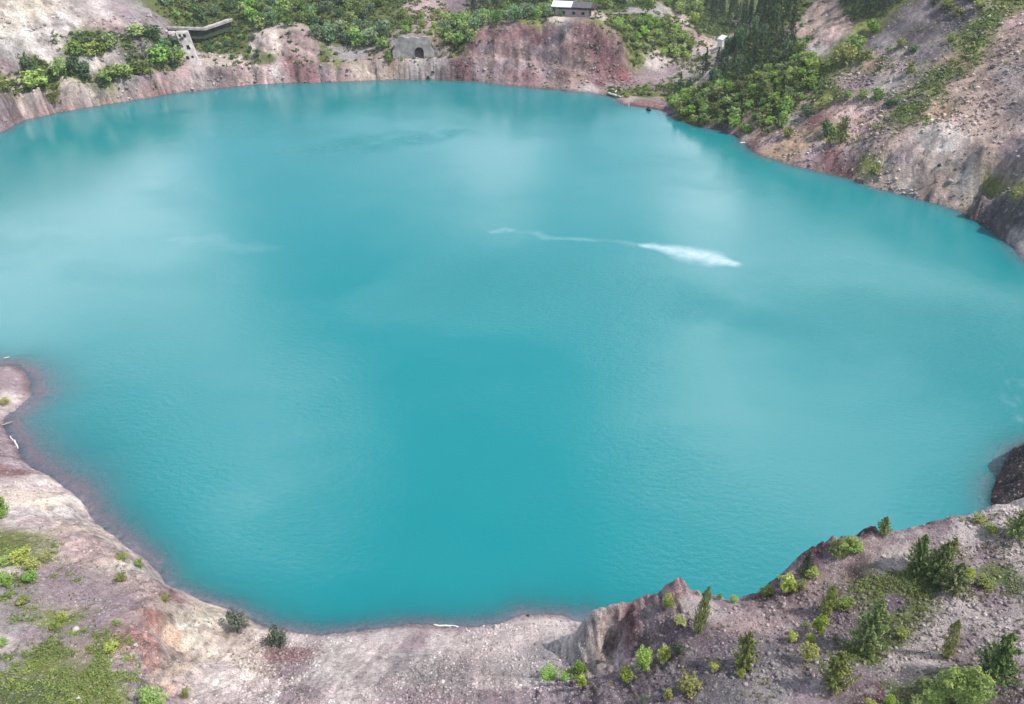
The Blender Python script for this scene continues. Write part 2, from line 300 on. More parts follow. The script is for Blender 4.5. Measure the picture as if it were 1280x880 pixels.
# ------------------------------------------------------------------ ground colours (surveyed patches of soil and rock; last value = plant cover)
ALB = 1.0
PALE, SAND, CREAM = (202,190,187), (200,186,176), (216,202,186)
PURP, PURD, PINK, RED, REDD = (154,138,143), (116,102,110), (182,160,158), (136,102,104), (106,76,82)
SHALE, SHALED, GREY, TAN, OCHRE = (118,113,117), (84,81,88), (158,152,152), (166,150,143), (170,150,130)
GRN, GRNY, GRND = (92,112,58), (120,132,62), (60,80,44)
K = [
 (760,4,GRND,1),(800,5,GRN,1),(850,8,GRND,1),(880,10,GRND,1),(910,12,GRND,1),(930,25,GRND,1),(950,-15,GRND,1),(880,-20,GRND,1),(800,-20,GRND,1),(700,2,GRND,1),(640,8,GRND,1),(620,-10,GRND,1),(560,-15,GRN,1),(500,-15,GRN,1),(400,-15,GRN,1),(300,-15,GRN,1),(915,30,GRND,1),(900,35,GRN,.9),(1090,8,GRND,1),(1110,2,GRND,1),(1070,-10,GRND,1),(1120,-30,GRND,1),(1010,-15,GRND,1),
 # spit and left bank
 (5,475,PURP,0),(25,478,PURP,0),(10,498,PALE,0),(5,540,PURP,0),(5,575,PURP,0),(10,590,RED,0),(40,600,PALE,0),(55,625,CREAM,0),(75,640,PALE,0),(100,660,CREAM,0),
 (40,650,PALE,0),(15,680,GRNY,.7),(30,700,GRNY,.7),(100,690,PINK,0),(110,670,PINK,0),(70,720,PURP,0),(100,740,PURP,0),(90,790,PURP,0),(130,770,PURP,0),(145,695,SAND,0),(165,710,SAND,0),(180,715,PALE,0),
 (5,715,PALE,0),(20,740,GREY,.4),(0,800,PALE,0),(10,830,GREY,.3),(50,830,GRNY,.7),(60,870,GRN,.8),(100,870,GRNY,.7),(140,870,GRNY,.6),(30,870,GRN,.8),(20,785,GREY,.5),(75,780,GRNY,.4),(120,850,GRNY,.6),(40,790,PURP,.3),(150,840,PURP,.1),
 (150,750,PURP,0),(165,770,PINK,0),(180,800,RED,0),(170,830,PINK,0),(200,800,PINK,0),(215,820,TAN,0),(180,870,PURP,0),(200,845,SAND,0),(195,735,PINK,0),(205,740,RED,0),(225,760,CREAM,0),(260,770,CREAM,0),
 (240,800,CREAM,0),(240,850,PALE,0),(270,840,PALE,0),(300,820,SAND,0),(310,790,SAND,0),(330,840,SAND,0),(230,870,PURP,0),(280,875,PALE,0),(320,870,PALE,0),
 # scree
 (358,820,RED,0),(355,840,PURP,0),(375,800,PALE,0),(370,870,PURP,0),(400,800,PALE,0),(420,840,PALE,0),(450,820,PALE,0),(440,870,PALE,0),(490,800,PALE,0),(510,800,PURP,0),(515,840,GREY,0),(520,870,PURP,0),(505,825,GREY,0),
 (560,800,PALE,0),(560,850,GREY,0),(600,810,PALE,0),(620,850,PALE,0),(650,790,PALE,0),(690,790,PALE,0),(640,840,GREY,0),(680,820,GREY,0),(710,800,PALE,0),(640,875,PURP,0),
 # knoll and plateau
 (745,765,(206,182,174),0),(757,775,(198,176,170),0),(746,790,(206,184,176),0),(768,768,PINK,0),(740,775,PALE,0),(760,790,PALE,0),(733,790,PALE,0),(786,772,RED,0),(788,790,RED,0),(795,800,PURD,0),(705,820,PALE,0),(725,805,PALE,0),(720,815,GREY,0),(760,805,TAN,0),(750,825,TAN,0),(720,835,PURP,0),(775,815,PURP,0),(700,870,PURP,0),(745,865,PURD,0),(800,855,PURD,0),
 (810,770,GREY,.1),(830,752,PURP,.2),(845,735,PURP,0),(860,750,PALE,.1),(880,760,PALE,0),(920,755,PURP,0),(960,760,PINK,0),(930,775,PINK,0),(1000,725,PINK,0),(1040,700,PURP,0),(1090,680,PINK,0),(1060,675,PURP,0),(1130,665,PURP,0),
 (850,795,PURD,0),(890,810,PURD,0),(850,840,SHALE,0),(900,840,SHALE,0),(950,820,SHALE,0),(970,860,GREY,0),(900,870,SHALE,0),(850,875,PURD,0),(1000,870,PURP,0),(1035,800,PURP,0),(1050,770,PURD,0),
 (1010,700,PURD,0),(1020,690,REDD,0),(985,735,PURD,.3),(965,742,REDD,0),(1085,662,REDD,0),
 (1100,740,GRN,.7),(1140,740,GRN,.9),(1130,770,GRN,.9),(1150,725,GRN,.8),(1110,800,GRN,.6),(1080,820,GRN,.6),(1110,755,PURD,.1),(1120,870,GRN,.5),(1160,860,GRN,.5),(1080,850,PURP,.1),(1140,845,SHALE,.1),(1090,865,REDD,0),
 (1120,700,PALE,.1),(1200,670,PALE,0),(1240,660,PALE,0),(1180,660,PURP,0),(1230,700,PURP,.2),(1270,700,PALE,.1),(1250,720,GRN,.35),(1200,755,PALE,0),(1230,745,PURP,.1),(1270,790,PALE,0),(1180,790,PALE,0),(1140,820,PALE,0),(1200,810,PURP,0),(1270,850,PURP,.1),(1270,880,PURD,0),(1120,830,PALE,0),
 (1265,605,(64,52,56),0),(1255,618,(64,52,56),0),(1275,590,(70,58,60),0),
 # left hillside
 (10,20,SAND,0),(40,10,CREAM,0),(70,30,PALE,0),(110,10,PALE,0),(60,50,PALE,0),(130,35,PINK,0),(150,15,PURP,0),(180,18,GREY,0),(165,25,GREY,0),(195,25,GREY,.1),(15,70,GREY,0),(8,85,PURP,0),(40,85,GRN,.8),(50,105,GRNY,.9),(60,72,PALE,0),(85,90,GRNY,.7),(95,60,GRN,.7),(115,60,GRN,.8),
 (110,80,PALE,0),(135,75,PALE,.1),(130,95,GRNY,.6),(155,80,GREY,.2),(170,58,GREY,0),(180,65,GREY,.1),(155,60,GRN,.6),(170,85,GRNY,.6),(90,105,SAND,.1),(200,75,GRN,.9),(190,45,GRN,.9),(8,105,GRNY,.6),(20,110,SAND,.2),
 (10,140,PURP,0),(50,125,PALE,0),(100,120,PALE,0),(150,108,PALE,0),(200,100,PINK,0),(185,105,PURP,0),(230,95,PINK,0),(270,92,PURP,0),(300,90,PINK,0),(60,135,PURP,0),(0,155,PURP,0),(250,90,PALE,0),
 # far bank
 (330,92,PINK,0),(340,97,PALE,0),(365,90,RED,0),(380,97,RED,0),(400,92,PURP,0),(420,95,PINK,0),(440,88,PINK,0),(455,92,CREAM,0),(480,88,CREAM,0),(500,90,SAND,0),(490,80,RED,0),(520,88,PALE,0),(545,85,GREY,0),(556,82,PALE,0),(530,92,GREY,0),
 (565,85,REDD,0),(580,88,RED,0),(600,88,PURP,0),(590,80,RED,0),(625,90,PURP,0),(640,95,PINK,0),(660,100,PINK,0),(690,105,PALE,0),(650,83,PURP,0),(690,92,PURP,0),(700,98,RED,0),(715,100,SAND,0),(745,107,RED,0),(735,112,PALE,0),(620,98,PALE,0),
 (240,70,GREY,.2),(260,80,SAND,0),(290,78,SAND,.2),(265,60,GRND,1),(290,65,GRN,.7),(300,50,GRN,1),(240,50,GRND,1),(330,50,PALE,.1),(350,45,SAND,.1),(375,50,PINK,.2),(385,70,PINK,0),(340,65,SAND,.3),(330,75,GRN,.6),(400,72,GRN,.7),(440,67,GREY,.1),(430,62,GREY,.3),(455,70,GREY,.2),
 (490,75,GRNY,.5),(430,78,GRNY,.5),(470,76,TAN,.2),(300,20,GRN,1),(250,15,GRNY,1),(350,20,GRN,1),(400,20,GRN,1),(450,30,GRN,1),(420,50,GRND,1),(470,55,GRND,1),(220,20,GRN,.8),(480,10,GRN,.9),(520,10,PINK,.2),(535,18,PINK,0),(525,25,PINK,.1),(545,5,PINK,.2),(505,28,GRN,.8),(575,12,PURD,0),(572,3,PURD,0),(555,20,GRN,.9),(600,20,GRND,1),
 (500,60,GREY,.1),(552,55,OCHRE,.4),(560,62,OCHRE,.4),(550,68,GREY,.1),(570,60,GRN,.9),(575,50,GRND,.9),
 # bluff
 (590,60,RED,0),(600,50,PINK,0),(605,62,PURP,0),(620,50,PINK,0),(640,45,PINK,0),(655,40,RED,0),(660,55,PALE,0),(650,65,PINK,0),(675,50,REDD,0),(680,65,PURP,0),(697,48,(84,78,88),0),(690,68,(84,78,88),0),(702,38,SHALE,0),(712,50,PALE,0),(715,65,PINK,0),(720,38,PINK,.1),(735,45,RED,0),(745,55,REDD,0),(740,70,REDD,0),(755,65,REDD,0),(765,75,REDD,0),(775,90,RED,0),(750,85,RED,0),(730,82,TAN,0),(785,98,(150,84,92),0),(760,98,RED,0),(770,108,PURP,0),(640,73,PURP,0),(690,79,PURP,0),
 (620,36,TAN,.2),(660,28,GRNY,.4),(750,33,GRNY,.5),(760,45,TAN,.3),(690,22,SAND,.1),(745,22,SAND,.2),(770,24,GRNY,.8),(800,24,GRNY,.8),(780,32,GRN,.9),(820,40,GRN,1),(840,60,GRN,1),(790,60,GRNY,.8),(780,75,TAN,.4),(800,80,GRNY,.6),(800,15,GREY,0),(825,14,GREY,0),(840,20,SAND,.1),(865,50,PINK,0),(870,40,PINK,.1),(880,60,PALE,0),(895,58,CREAM,0),(850,78,TAN,.4),
 (830,80,PALE,0),(820,82,PALE,0),(850,88,PURP,0),(860,95,GREY,0),(880,95,PALE,0),(830,97,PURP,0),(800,100,PURP,0),(785,105,TAN,.2),(790,113,GRNY,.8),(775,116,GRNY,.8),(800,118,GRNY,.8),(817,112,PURP,0),(818,125,PURP,0),(795,130,RED,0),(810,133,RED,0),(780,124,PINK,0),(830,112,GRNY,.7),(833,124,GRNY,.8),(840,135,PURD,.2),
 # east side
 (860,145,GRN,.9),(900,140,GRN,1),(930,120,GRN,1),(960,100,GRN,1),(900,100,GRND,1),(940,60,GRND,1),(980,70,GRND,1),(980,140,GRN,.9),(1000,110,GRN,.9),(990,20,GRND,1),(890,160,PURD,.2),(920,165,TAN,.2),(940,160,TAN,.2),(960,165,OCHRE,.4),
 (1015,20,TAN,0),(1030,15,TAN,0),(1005,35,TAN,.1),(1050,35,PINK,.1),(1035,45,PINK,.1),(1020,62,GREY,.1),(1040,80,GRN,.6),(1060,60,GRN,.6),(1085,30,GRNY,.4),(1100,50,SHALE,0),(1130,30,SHALED,0),(1160,15,SHALE,0),(1150,45,SHALED,0),(1190,30,SHALED,0),(1170,70,SHALE,0),(1120,65,GREY,.1),(1100,80,OCHRE,.1),(1090,95,SHALE,0),(1070,105,PURP,0),(1110,105,GREY,0),(1130,100,GREY,0),(1210,15,SHALE,.3),
 (1150,125,SHALE,.1),(1030,120,GRNY,.4),(1000,125,TAN,.1),(1060,135,PINK,.1),(1090,140,PINK,0),(1070,160,PINK,0),(1100,160,PURP,0),(1050,165,GRNY,.5),(1020,150,RED,.1),(990,150,GREY,.1),(1000,180,OCHRE,0),(975,185,OCHRE,0),(945,180,REDD,0),(962,172,PURP,0),(1020,190,PURP,0),(1040,195,RED,0),(1065,195,PURP,0),(1060,210,RED,0),(1085,180,GREY,.1),(1095,205,GRNY,.3),(1110,190,TAN,0),(1110,220,TAN,0),(1130,200,PURP,0),
 (1140,140,GRN,.8),(1160,120,GRNY,.7),(1180,100,GRN,.6),(1215,60,GRNY,.7),(1240,30,GRN,.6),(1260,10,GRNY,.5),(1195,82,OCHRE,.3),(1170,145,OCHRE,.1),(1200,110,TAN,0),(1250,60,TAN,0),(1270,30,PINK,0),(1270,100,GREY,0),(1230,120,TAN,0),(1185,172,PALE,0),(1178,170,PALE,0),(1190,180,PALE,0),(1160,180,GREY,0),(1210,160,TAN,0),(1250,150,TAN,0),(1270,140,SHALE,0),(1230,190,TAN,0),(1150,210,TAN,0),(1180,235,TAN,0),(1205,230,GREY,0),(1220,240,GREY,0),(1270,190,PURP,0),(1250,210,TAN,0),(1240,235,GRNY,.3),(1272,238,GRNY,.5),
 (1260,250,(88,84,92),0),(1245,270,(78,76,86),0),(1270,280,(88,84,92),0),(1275,300,GREY,0),(1225,262,SHALE,.1),
]
K = [(u, v, c, g * (.36 if (v > 660 and u < 240) else .62 if (u > 1130 and v < 160 and c in (GRN, GRNY)) else .85 if v > 660 else 1)) for u, v, c, g in K]
K += [(190,770,(198,150,138),0),(186,830,(196,148,138),0),(182,800,(190,140,132),0),(205,855,(214,184,168),0),(212,800,(214,180,160),0),(225,830,(226,205,188),0),(250,810,(230,216,202),0),(280,850,(228,216,208),0),(240,870,(214,200,194),0),(300,850,(224,212,204),0)]
K += [(590,73,PALE,0),(620,73.5,PALE,0),(650,76,PALE,0),(672,80,PALE,0),(700,84.5,PALE,0),(722,90,PALE,0),(742,98,PINK,0)]
K = [(u, v, {TAN: (138,114,110), SAND: (176,152,142), CREAM: (200,180,162), PALE: (166,146,143), PINK: (146,114,115), REDD: (96,64,71), RED: (122,86,90)}.get(c, c) if (560 < u < 800 and 24 < v < 112) else c, g) for u, v, c, g in K]
K = [(u, v, tuple(np.array(c) * (.90 if (u > 780 and v > 640) else .97 if (v > 640) else 1)), g) for u, v, c, g in K]
K = [(u, v, tuple(np.minimum(np.array(c) * ((1.09, 1.07, 1.05) if (u > 930 and v < 320 and c != GRND) else (1, 1, 1)), 255)), g) for u, v, c, g in K]
K += [(846,732,(150,116,118),0),(838,742,(146,112,114),0),(855,742,(150,122,122),0)]
kp = np.array([hit(u, v) for u, v, c, g in K]); kc = np.array([[*s2l(c), g] for u, v, c, g in K])
print('K on water:', [(K[i][0], K[i][1]) for i in range(len(K)) if kp[i, 2] <= 0.0])
def ground_colour(x, y, z):
    o = np.empty((len(x), 4))
    kx, ky, kz = (kp[:, i].astype(np.float32) for i in range(3))
    rk = (np.hypot(kp[:, 0], kp[:, 1]) * .004).astype(np.float32)
    for s in range(0, len(x), 20000):
        e = slice(s, s + 20000)
        d2 = (x[e, None] - kx) ** 2 + (y[e, None] - ky) ** 2 + 1.2 * (z[e, None] - kz) ** 2
        w = 1 / (d2 + rk * rk) ** 2.0
        o[e] = (w @ kc) / w.sum(1)[:, None]
    return o
sc_ = np.clip(gr.ravel() * .012, .5, 3)
wx = (GX + sc_ * 1.2 * fbm(GX / sc_ / 3, GY / sc_ / 3, 3, 203)).astype(np.float32); wy = (GY + sc_ * 1.2 * fbm(GX / sc_ / 3, GY / sc_ / 3, 3, 407)).astype(np.float32)
GC = ground_colour(wx, wy, GZ.astype(np.float32))
GC[:, :3] *= ALB
_aw = np.arctan2(GX, GY - 140) * 130; _rho = np.hypot(GX, GY - 140); _far = sstep(90, 190, gr.ravel()); _st = sstep(.3, .85, SLOPE)
_aw = _aw + 2 * fbm(GX / 10, GY / 10, 2, 71)
_k = fbm(_aw / (1.0 + 1.6 * _far), _rho / (9 + 8 * _far), 4, 301); _k2 = fbm(_aw / (3 + 5 * _far), _rho / (14 + 14 * _far), 3, 333)
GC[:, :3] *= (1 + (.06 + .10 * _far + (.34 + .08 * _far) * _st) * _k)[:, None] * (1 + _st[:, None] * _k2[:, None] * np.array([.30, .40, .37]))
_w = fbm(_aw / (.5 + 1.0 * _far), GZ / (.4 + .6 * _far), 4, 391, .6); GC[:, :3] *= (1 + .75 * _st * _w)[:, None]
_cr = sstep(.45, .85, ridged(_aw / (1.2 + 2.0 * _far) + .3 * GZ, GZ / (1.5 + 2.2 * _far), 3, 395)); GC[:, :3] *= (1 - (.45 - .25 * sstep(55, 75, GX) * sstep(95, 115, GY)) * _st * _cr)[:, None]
_k3 = fbm(GX / 3.2, GY / 3.2, 5, 377, .6); GC[:, :3] *= (1 + .30 * _k3)[:, None]
GC[:, :3] = np.clip(GC[:, :3], .02, .8)
deep = sstep(0, -1.5, DS)[:, None] * m_in[:, None]
GC[:, :3] = GC[:, :3] * (1 - deep) + s2l((205, 108, 122)) * deep
GC[m_in, 3] = 0
VEG2 = GC[:, 3].reshape(NR, NT)
def veg_at(x, y):
    r = np.hypot(x, y); t = np.arctan2(x, y)
    i = np.clip(np.searchsorted(RR, r) - 1, 0, NR - 1); j = np.clip(((t - TH[0]) / (TH[1] - TH[0])).astype(int), 0, NT - 1)
    return VEG2[i, j]
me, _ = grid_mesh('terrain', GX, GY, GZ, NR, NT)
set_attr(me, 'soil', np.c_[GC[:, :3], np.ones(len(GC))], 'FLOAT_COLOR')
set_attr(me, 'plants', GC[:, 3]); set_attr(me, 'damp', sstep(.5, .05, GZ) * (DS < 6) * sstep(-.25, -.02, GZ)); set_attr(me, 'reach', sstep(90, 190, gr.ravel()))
# soil and rock shader
t = NT_('quarry_soil')
co = t.n('ShaderNodeTexCoord').outputs['Object']
soil = t.attr('soil').outputs['Color']; veg = t.attr('plants').outputs['Fac']; damp = t.attr('damp').outputs['Fac']; reach = t.attr('reach').outputs['Fac']
n1 = t.noise(co, .35, 5, .6); n2 = t.noise(co, 2.2, 5, .65); n3 = t.noise(co, 9, 4, .7)
far_n = t.noise(co, .9, 6, .75)
c = t.mix(1.0, soil, t.mix(t.mr(n1, .25, .75), (.84,.83,.84), (1.14,1.13,1.11)), 'MULTIPLY')
c = t.mix(1.0, c, t.mix(t.mr(n2, .25, .75), (.74,.73,.74), (1.24,1.23,1.22)), 'MULTIPLY')
n3m = t.math('ADD', t.math('MULTIPLY', n3, t.math('SUBTRACT', 1.0, reach)), t.math('MULTIPLY', far_n, reach))
c = t.mix(1.0, c, t.mix(t.mr(n3m, .25, .75), (.55,.53,.55), (1.45,1.45,1.43)), 'MULTIPLY')
# broken stone: three sizes of chips, some paler, some darker
for sc, am, lo in ((11, .5, .6), (5.5, .6, .62), (2.0, .5, .72), (.75, .4, .78)):
    v = t.n('ShaderNodeTexVoronoi', ins={'Vector': co, 'Scale': sc})
    edge = t.mr(v.outputs['Distance'], .18, .42, 1, 0)
    sep = t.n('ShaderNodeSeparateColor', ins={0: v.outputs['Color']})
    pick = t.mr(sep.outputs[0], lo, lo + .06); dark = t.mr(sep.outputs[1], lo + .05, lo + .1)
    c = t.mix(t.math('MULTIPLY', t.math('MULTIPLY', pick, edge), am), c, (.52, .48, .46))
    c = t.mix(t.math('MULTIPLY', t.math('MULTIPLY', dark, edge), am), c, (.07, .06, .065))
# plants hugging the ground
gn = t.math('ADD', t.math('MULTIPLY', t.math('SUBTRACT', t.noise(co, .55, 5, .65), .5), 1.3), t.math('MULTIPLY', t.math('SUBTRACT', t.noise(co, 3.2, 5, .75), .5), t.mr(reach, 0, 1, 2.6, .8)))
gmask = t.mr(t.math('ADD', veg, gn), .42, .60)
gcol = t.mix(t.mr(n2, .3, .7), (.045, .080, .022), (.135, .165, .048))
gcol = t.mix(t.mr(n3m, .35, .75), gcol, (.19, .20, .075))
c = t.mix(gmask, c, gcol)
c = t.mix(t.math('MULTIPLY', damp, .7), c, t.mix(1.0, c, (.42,.36,.40), 'MULTIPLY'))
bh = t.math('ADD', t.math('MULTIPLY', n2, .5), t.math('MULTIPLY', n3, .22))
bh = t.math('ADD', bh, t.math('MULTIPLY', t.math('MULTIPLY', far_n, reach), 1.3))
bp = t.n('ShaderNodeBump', ins={'Strength': 1.0, 'Distance': .6, 'Height': bh}).outputs[0]
p = t.n('ShaderNodeBsdfPrincipled', ins={'Base Color': c, 'Roughness': .92, 'Specular IOR Level': .2, 'Normal': bp})
terrain = link('terrain', me, t.out(p.outputs[0])); tag(terrain, 'bare purple and pale quarry slopes with green hillsides around the lake', 'terrain', kind='structure')
# ------------------------------------------------------------------ water
keep = (DS < 8)
wz = np.zeros(len(GX))
me, used = grid_mesh('lake_water', GX, GY, wz, NR, NT, keep)
ux, uy = GX[used], GY[used]
set_attr(me, 'depth', np.maximum(-GZ[used], 0))
def seg_mask(pts, w, soft=1.0, wob=2.6):
    o = np.zeros(len(ux))
    P = [Pz(u, v, 0) for u, v in pts]
    qx = ux + wob * fbm(ux / 5, uy / 5, 4, 61); qy = uy + wob * fbm(ux / 5, uy / 5, 4, 67)
    for k in range(len(P) - 1):
        (ax, ay, _), (bx, by, _) = P[k], P[k+1]
        L = (bx - ax) ** 2 + (by - ay) ** 2
        tt = np.clip(((qx - ax) * (bx - ax) + (qy - ay) * (by - ay)) / L, 0, 1)
        ww = w[k] + (w[k+1] - w[k]) * tt
        d = np.hypot(qx - ax - tt * (bx - ax), qy - ay - tt * (by - ay))
        o = np.maximum(o, sstep(1, 1 - soft, d / ww))
    return o
foam_glint = np.maximum(seg_mask([(800,309),(845,313),(885,321),(922,330)], [1.0,4.2,4.4,1.8], 1.0, 1.3), .3 * seg_mask([(612,289.5),(632,288)], [1.4,2.0], 1))
foam_glint = np.maximum(foam_glint, .34 * np.clip(.62 + 1.2 * fbm(ux / 6, uy / 6, 3, 70), 0, 1) * seg_mask([(632,289),(670,294),(700,299),(760,302),(800,309)], [1.2,2.0,1.2,1.2,1.2], 1, 1.4))
foam_glint = np.maximum(foam_glint, .5 * np.clip(.3 + fbm(ux / 2, uy / 2, 3, 74), 0, 1) * seg_mask([(1268,465),(1278,520)], [3, 2], 1))  # glint at the right edge, painted on as pale water colour
foam_glint = np.maximum(foam_glint, .11 * seg_mask([(215,298),(270,304),(330,312)], [1,4.5,3.5], 1))
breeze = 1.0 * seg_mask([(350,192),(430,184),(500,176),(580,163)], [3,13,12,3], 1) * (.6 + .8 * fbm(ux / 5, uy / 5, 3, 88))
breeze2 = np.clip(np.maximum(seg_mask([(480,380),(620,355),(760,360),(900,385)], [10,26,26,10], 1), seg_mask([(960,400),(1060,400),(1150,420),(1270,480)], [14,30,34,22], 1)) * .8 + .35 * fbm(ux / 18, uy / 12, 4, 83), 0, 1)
foam_glint = np.clip(foam_glint * (.85 + .3 * fbm(ux / 1.2, uy / .8, 3, 69)), 0, 1)
set_attr(me, 'foam_glint', foam_glint); set_attr(me, 'breeze', breeze); set_attr(me, 'breeze_light', breeze2)
t = NT_('turquoise_water')
co = t.n('ShaderNodeTexCoord').outputs['Object']
dep = t.attr('depth').outputs['Fac']; fo = t.attr('foam_glint').outputs['Fac']; br = t.attr('breeze').outputs['Fac']; br2 = t.attr('breeze_light').outputs['Fac']
WBASE = (.004, .187, .210)
big = t.noise(co, .018, 4, .55)
c = t.mix(t.mr(big, .35, .7), WBASE, [WBASE[0] + .012, WBASE[1] * 1.10, WBASE[2] * 1.08])
shal = t.math('POWER', 2.718, t.math('MULTIPLY', dep, -1.5))
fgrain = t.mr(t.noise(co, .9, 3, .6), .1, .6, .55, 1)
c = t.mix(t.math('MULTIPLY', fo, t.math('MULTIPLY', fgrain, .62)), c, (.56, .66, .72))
mp = t.n('ShaderNodeMapping', ins={0: co}); mp.inputs['Scale'].default_value = (.55, 1.0, 1); mp.inputs['Rotation'].default_value = (0, 0, .35)
w1 = t.noise(mp.outputs[0], 1.9, 4, .7); w2 = t.noise(co, .16, 3, .5)
amp = t.math('ADD', t.mr(t.noise(co, .03, 3, .5), .35, .7, .06, .24), t.math('ADD', t.math('MULTIPLY', br, .55), t.math('MULTIPLY', br2, .85)))
hh = t.math('ADD', t.math('MULTIPLY', w1, amp), t.math('MULTIPLY', w2, .12))
bp = t.n('ShaderNodeBump', ins={'Strength': .5, 'Distance': .35, 'Height': hh}).outputs[0]
p = t.n('ShaderNodeBsdfPrincipled', ins={'Base Color': c, 'Roughness': t.math('ADD', .13, t.math('MULTIPLY', br, .25)), 'IOR': 1.33, 'Normal': bp})
tr = t.n('ShaderNodeBsdfTransparent', ins={0: (.90, .78, .90, 1)})
mx = t.n('ShaderNodeMixShader', ins={0: t.math('MULTIPLY', shal, .78), 1: p.outputs[0], 2: tr.outputs[0]})
water = link('lake_water', me, t.out(mx.outputs[0])); tag(water, 'still turquoise lake filling the old quarry pit', 'lake', kind='structure')
# ------------------------------------------------------------------ sky, sun, camera
SUN_AZ, SUN_EL = math.radians(112), math.radians(56)      # azimuth clockwise from +Y (right, slightly behind the drone)
w = bpy.data.worlds.new('World'); SC.world = w; w.use_nodes = True
wt = w.node_tree; wt.nodes.clear()
class WN(NT_):
    def __init__(s, tree): s.t = tree
t = WN(wt)
sky = t.n('ShaderNodeTexSky', sky_type='NISHITA', sun_disc=False, sun_elevation=SUN_EL, sun_rotation=SUN_AZ, air_density=1.1, dust_density=2.0, ozone_density=1.0)
gen = t.n('ShaderNodeTexCoord').outputs['Generated']
nz = t.n('ShaderNodeTexNoise', ins={'Vector': gen, 'Scale': 6.0, 'Detail': 5, 'Roughness': .62})
off = t.n('ShaderNodeVectorMath', operation='SUBTRACT', ins={0: nz.outputs['Color'], 1: (.5, .5, .5)}).outputs[0]
off = t.n('ShaderNodeVectorMath', operation='SCALE', ins={0: off}); off.inputs['Scale'].default_value = .22
dirn = t.n('ShaderNodeVectorMath', operation='ADD', ins={0: gen, 1: off.outputs[0]}).outputs[0]
mask = None
CLOUDS = [(618,232,.085,.62),(570,205,.08,.22),(655,250,.06,.4),(880,205,.09,1.0),(893,250,.08,1.0),(935,290,.07,.6),(780,250,.12,.2),(60,255,.15,.5),(150,300,.12,.55),(-60,300,.2,.6),
 (378,560,.10,1.0),(315,588,.10,1.0),(300,520,.12,.55),(395,515,.06,.7),(920,470,.13,.7),(890,560,.12,1.0),(1000,590,.12,.8),(1080,620,.09,.8),(1130,380,.17,.45),(1060,430,.14,.4),(220,440,.15,.30),(1290,470,.07,1.0),(500,150,.10,.2),(1180,520,.10,.4)]
for u, v, rad, am in CLOUDS:
    am *= .66 if v < 300 else 1.0
    d = ray(u, v); d = d / np.linalg.norm(d); d[2] = -d[2]
    dist = t.n('ShaderNodeVectorMath', operation='DISTANCE', ins={0: dirn, 1: tuple(d)}).outputs['Value']
    k = t.mr(dist, rad * 1.25, rad * .45, 0, am, True)
    mask = k if mask is None else t.math('MAXIMUM', mask, k)
sepd = t.n('ShaderNodeSeparateXYZ', ins={0: gen})
cover = t.mr(t.noise(gen, 3.0, 6, .6), .47, .66, 0, .75)
behind = t.mr(sepd.outputs[1], -.2, .25, 1, 0)             # broken cloud over the half of the sky behind the drone
over = t.mr(sepd.outputs[2], .72, .9, 0, 1)
veil = t.mr(sepd.outputs[2], .10, .60, .62, .15, True)
colr = t.mix(veil, sky.outputs[0], (8.4, 11.2, 14.8))
colr = t.mix(t.math('MULTIPLY', t.math('MULTIPLY', cover, t.math('MAXIMUM', behind, over)), 1.0), colr, (11.0, 11.2, 11.6))
colr = t.mix(mask, colr, (50, 48.2, 49.6))
bg = t.n('ShaderNodeBackground', ins={0: colr, 1: .082})
t.n('ShaderNodeOutputWorld', ins={0: bg.outputs[0]})
sl = bpy.data.lights.new('sun', 'SUN'); sl.energy = 4.0; sl.angle = math.radians(1.0); sl.color = (1, .955, .90)
so = bpy.data.objects.new('sun', sl); COL.objects.link(so)
sd = Vector((math.sin(SUN_AZ) * math.cos(SUN_EL), math.cos(SUN_AZ) * math.cos(SUN_EL), math.sin(SUN_EL)))
so.rotation_euler = (-sd).to_track_quat('-Z', 'Y').to_euler(); so.location = (120, -60, 160)
cam = bpy.data.cameras.new('camera'); cam.sensor_width = 36; cam.lens = F / 1280 * 36; cam.clip_end = 5000; cam.clip_start = .5
cob = bpy.data.objects.new('camera', cam); COL.objects.link(cob); cob.location = (0, 0, CAMH); cob.rotation_euler = (math.pi / 2 - PITCH, 0, 0)
SC.camera = cob
SC.view_settings.view_transform = 'Standard'; SC.view_settings.look = 'None'; SC.view_settings.exposure = 0.37; SC.view_settings.gamma = 1
SC.cycles.max_bounces = 6; SC.cycles.transparent_max_bounces = 12
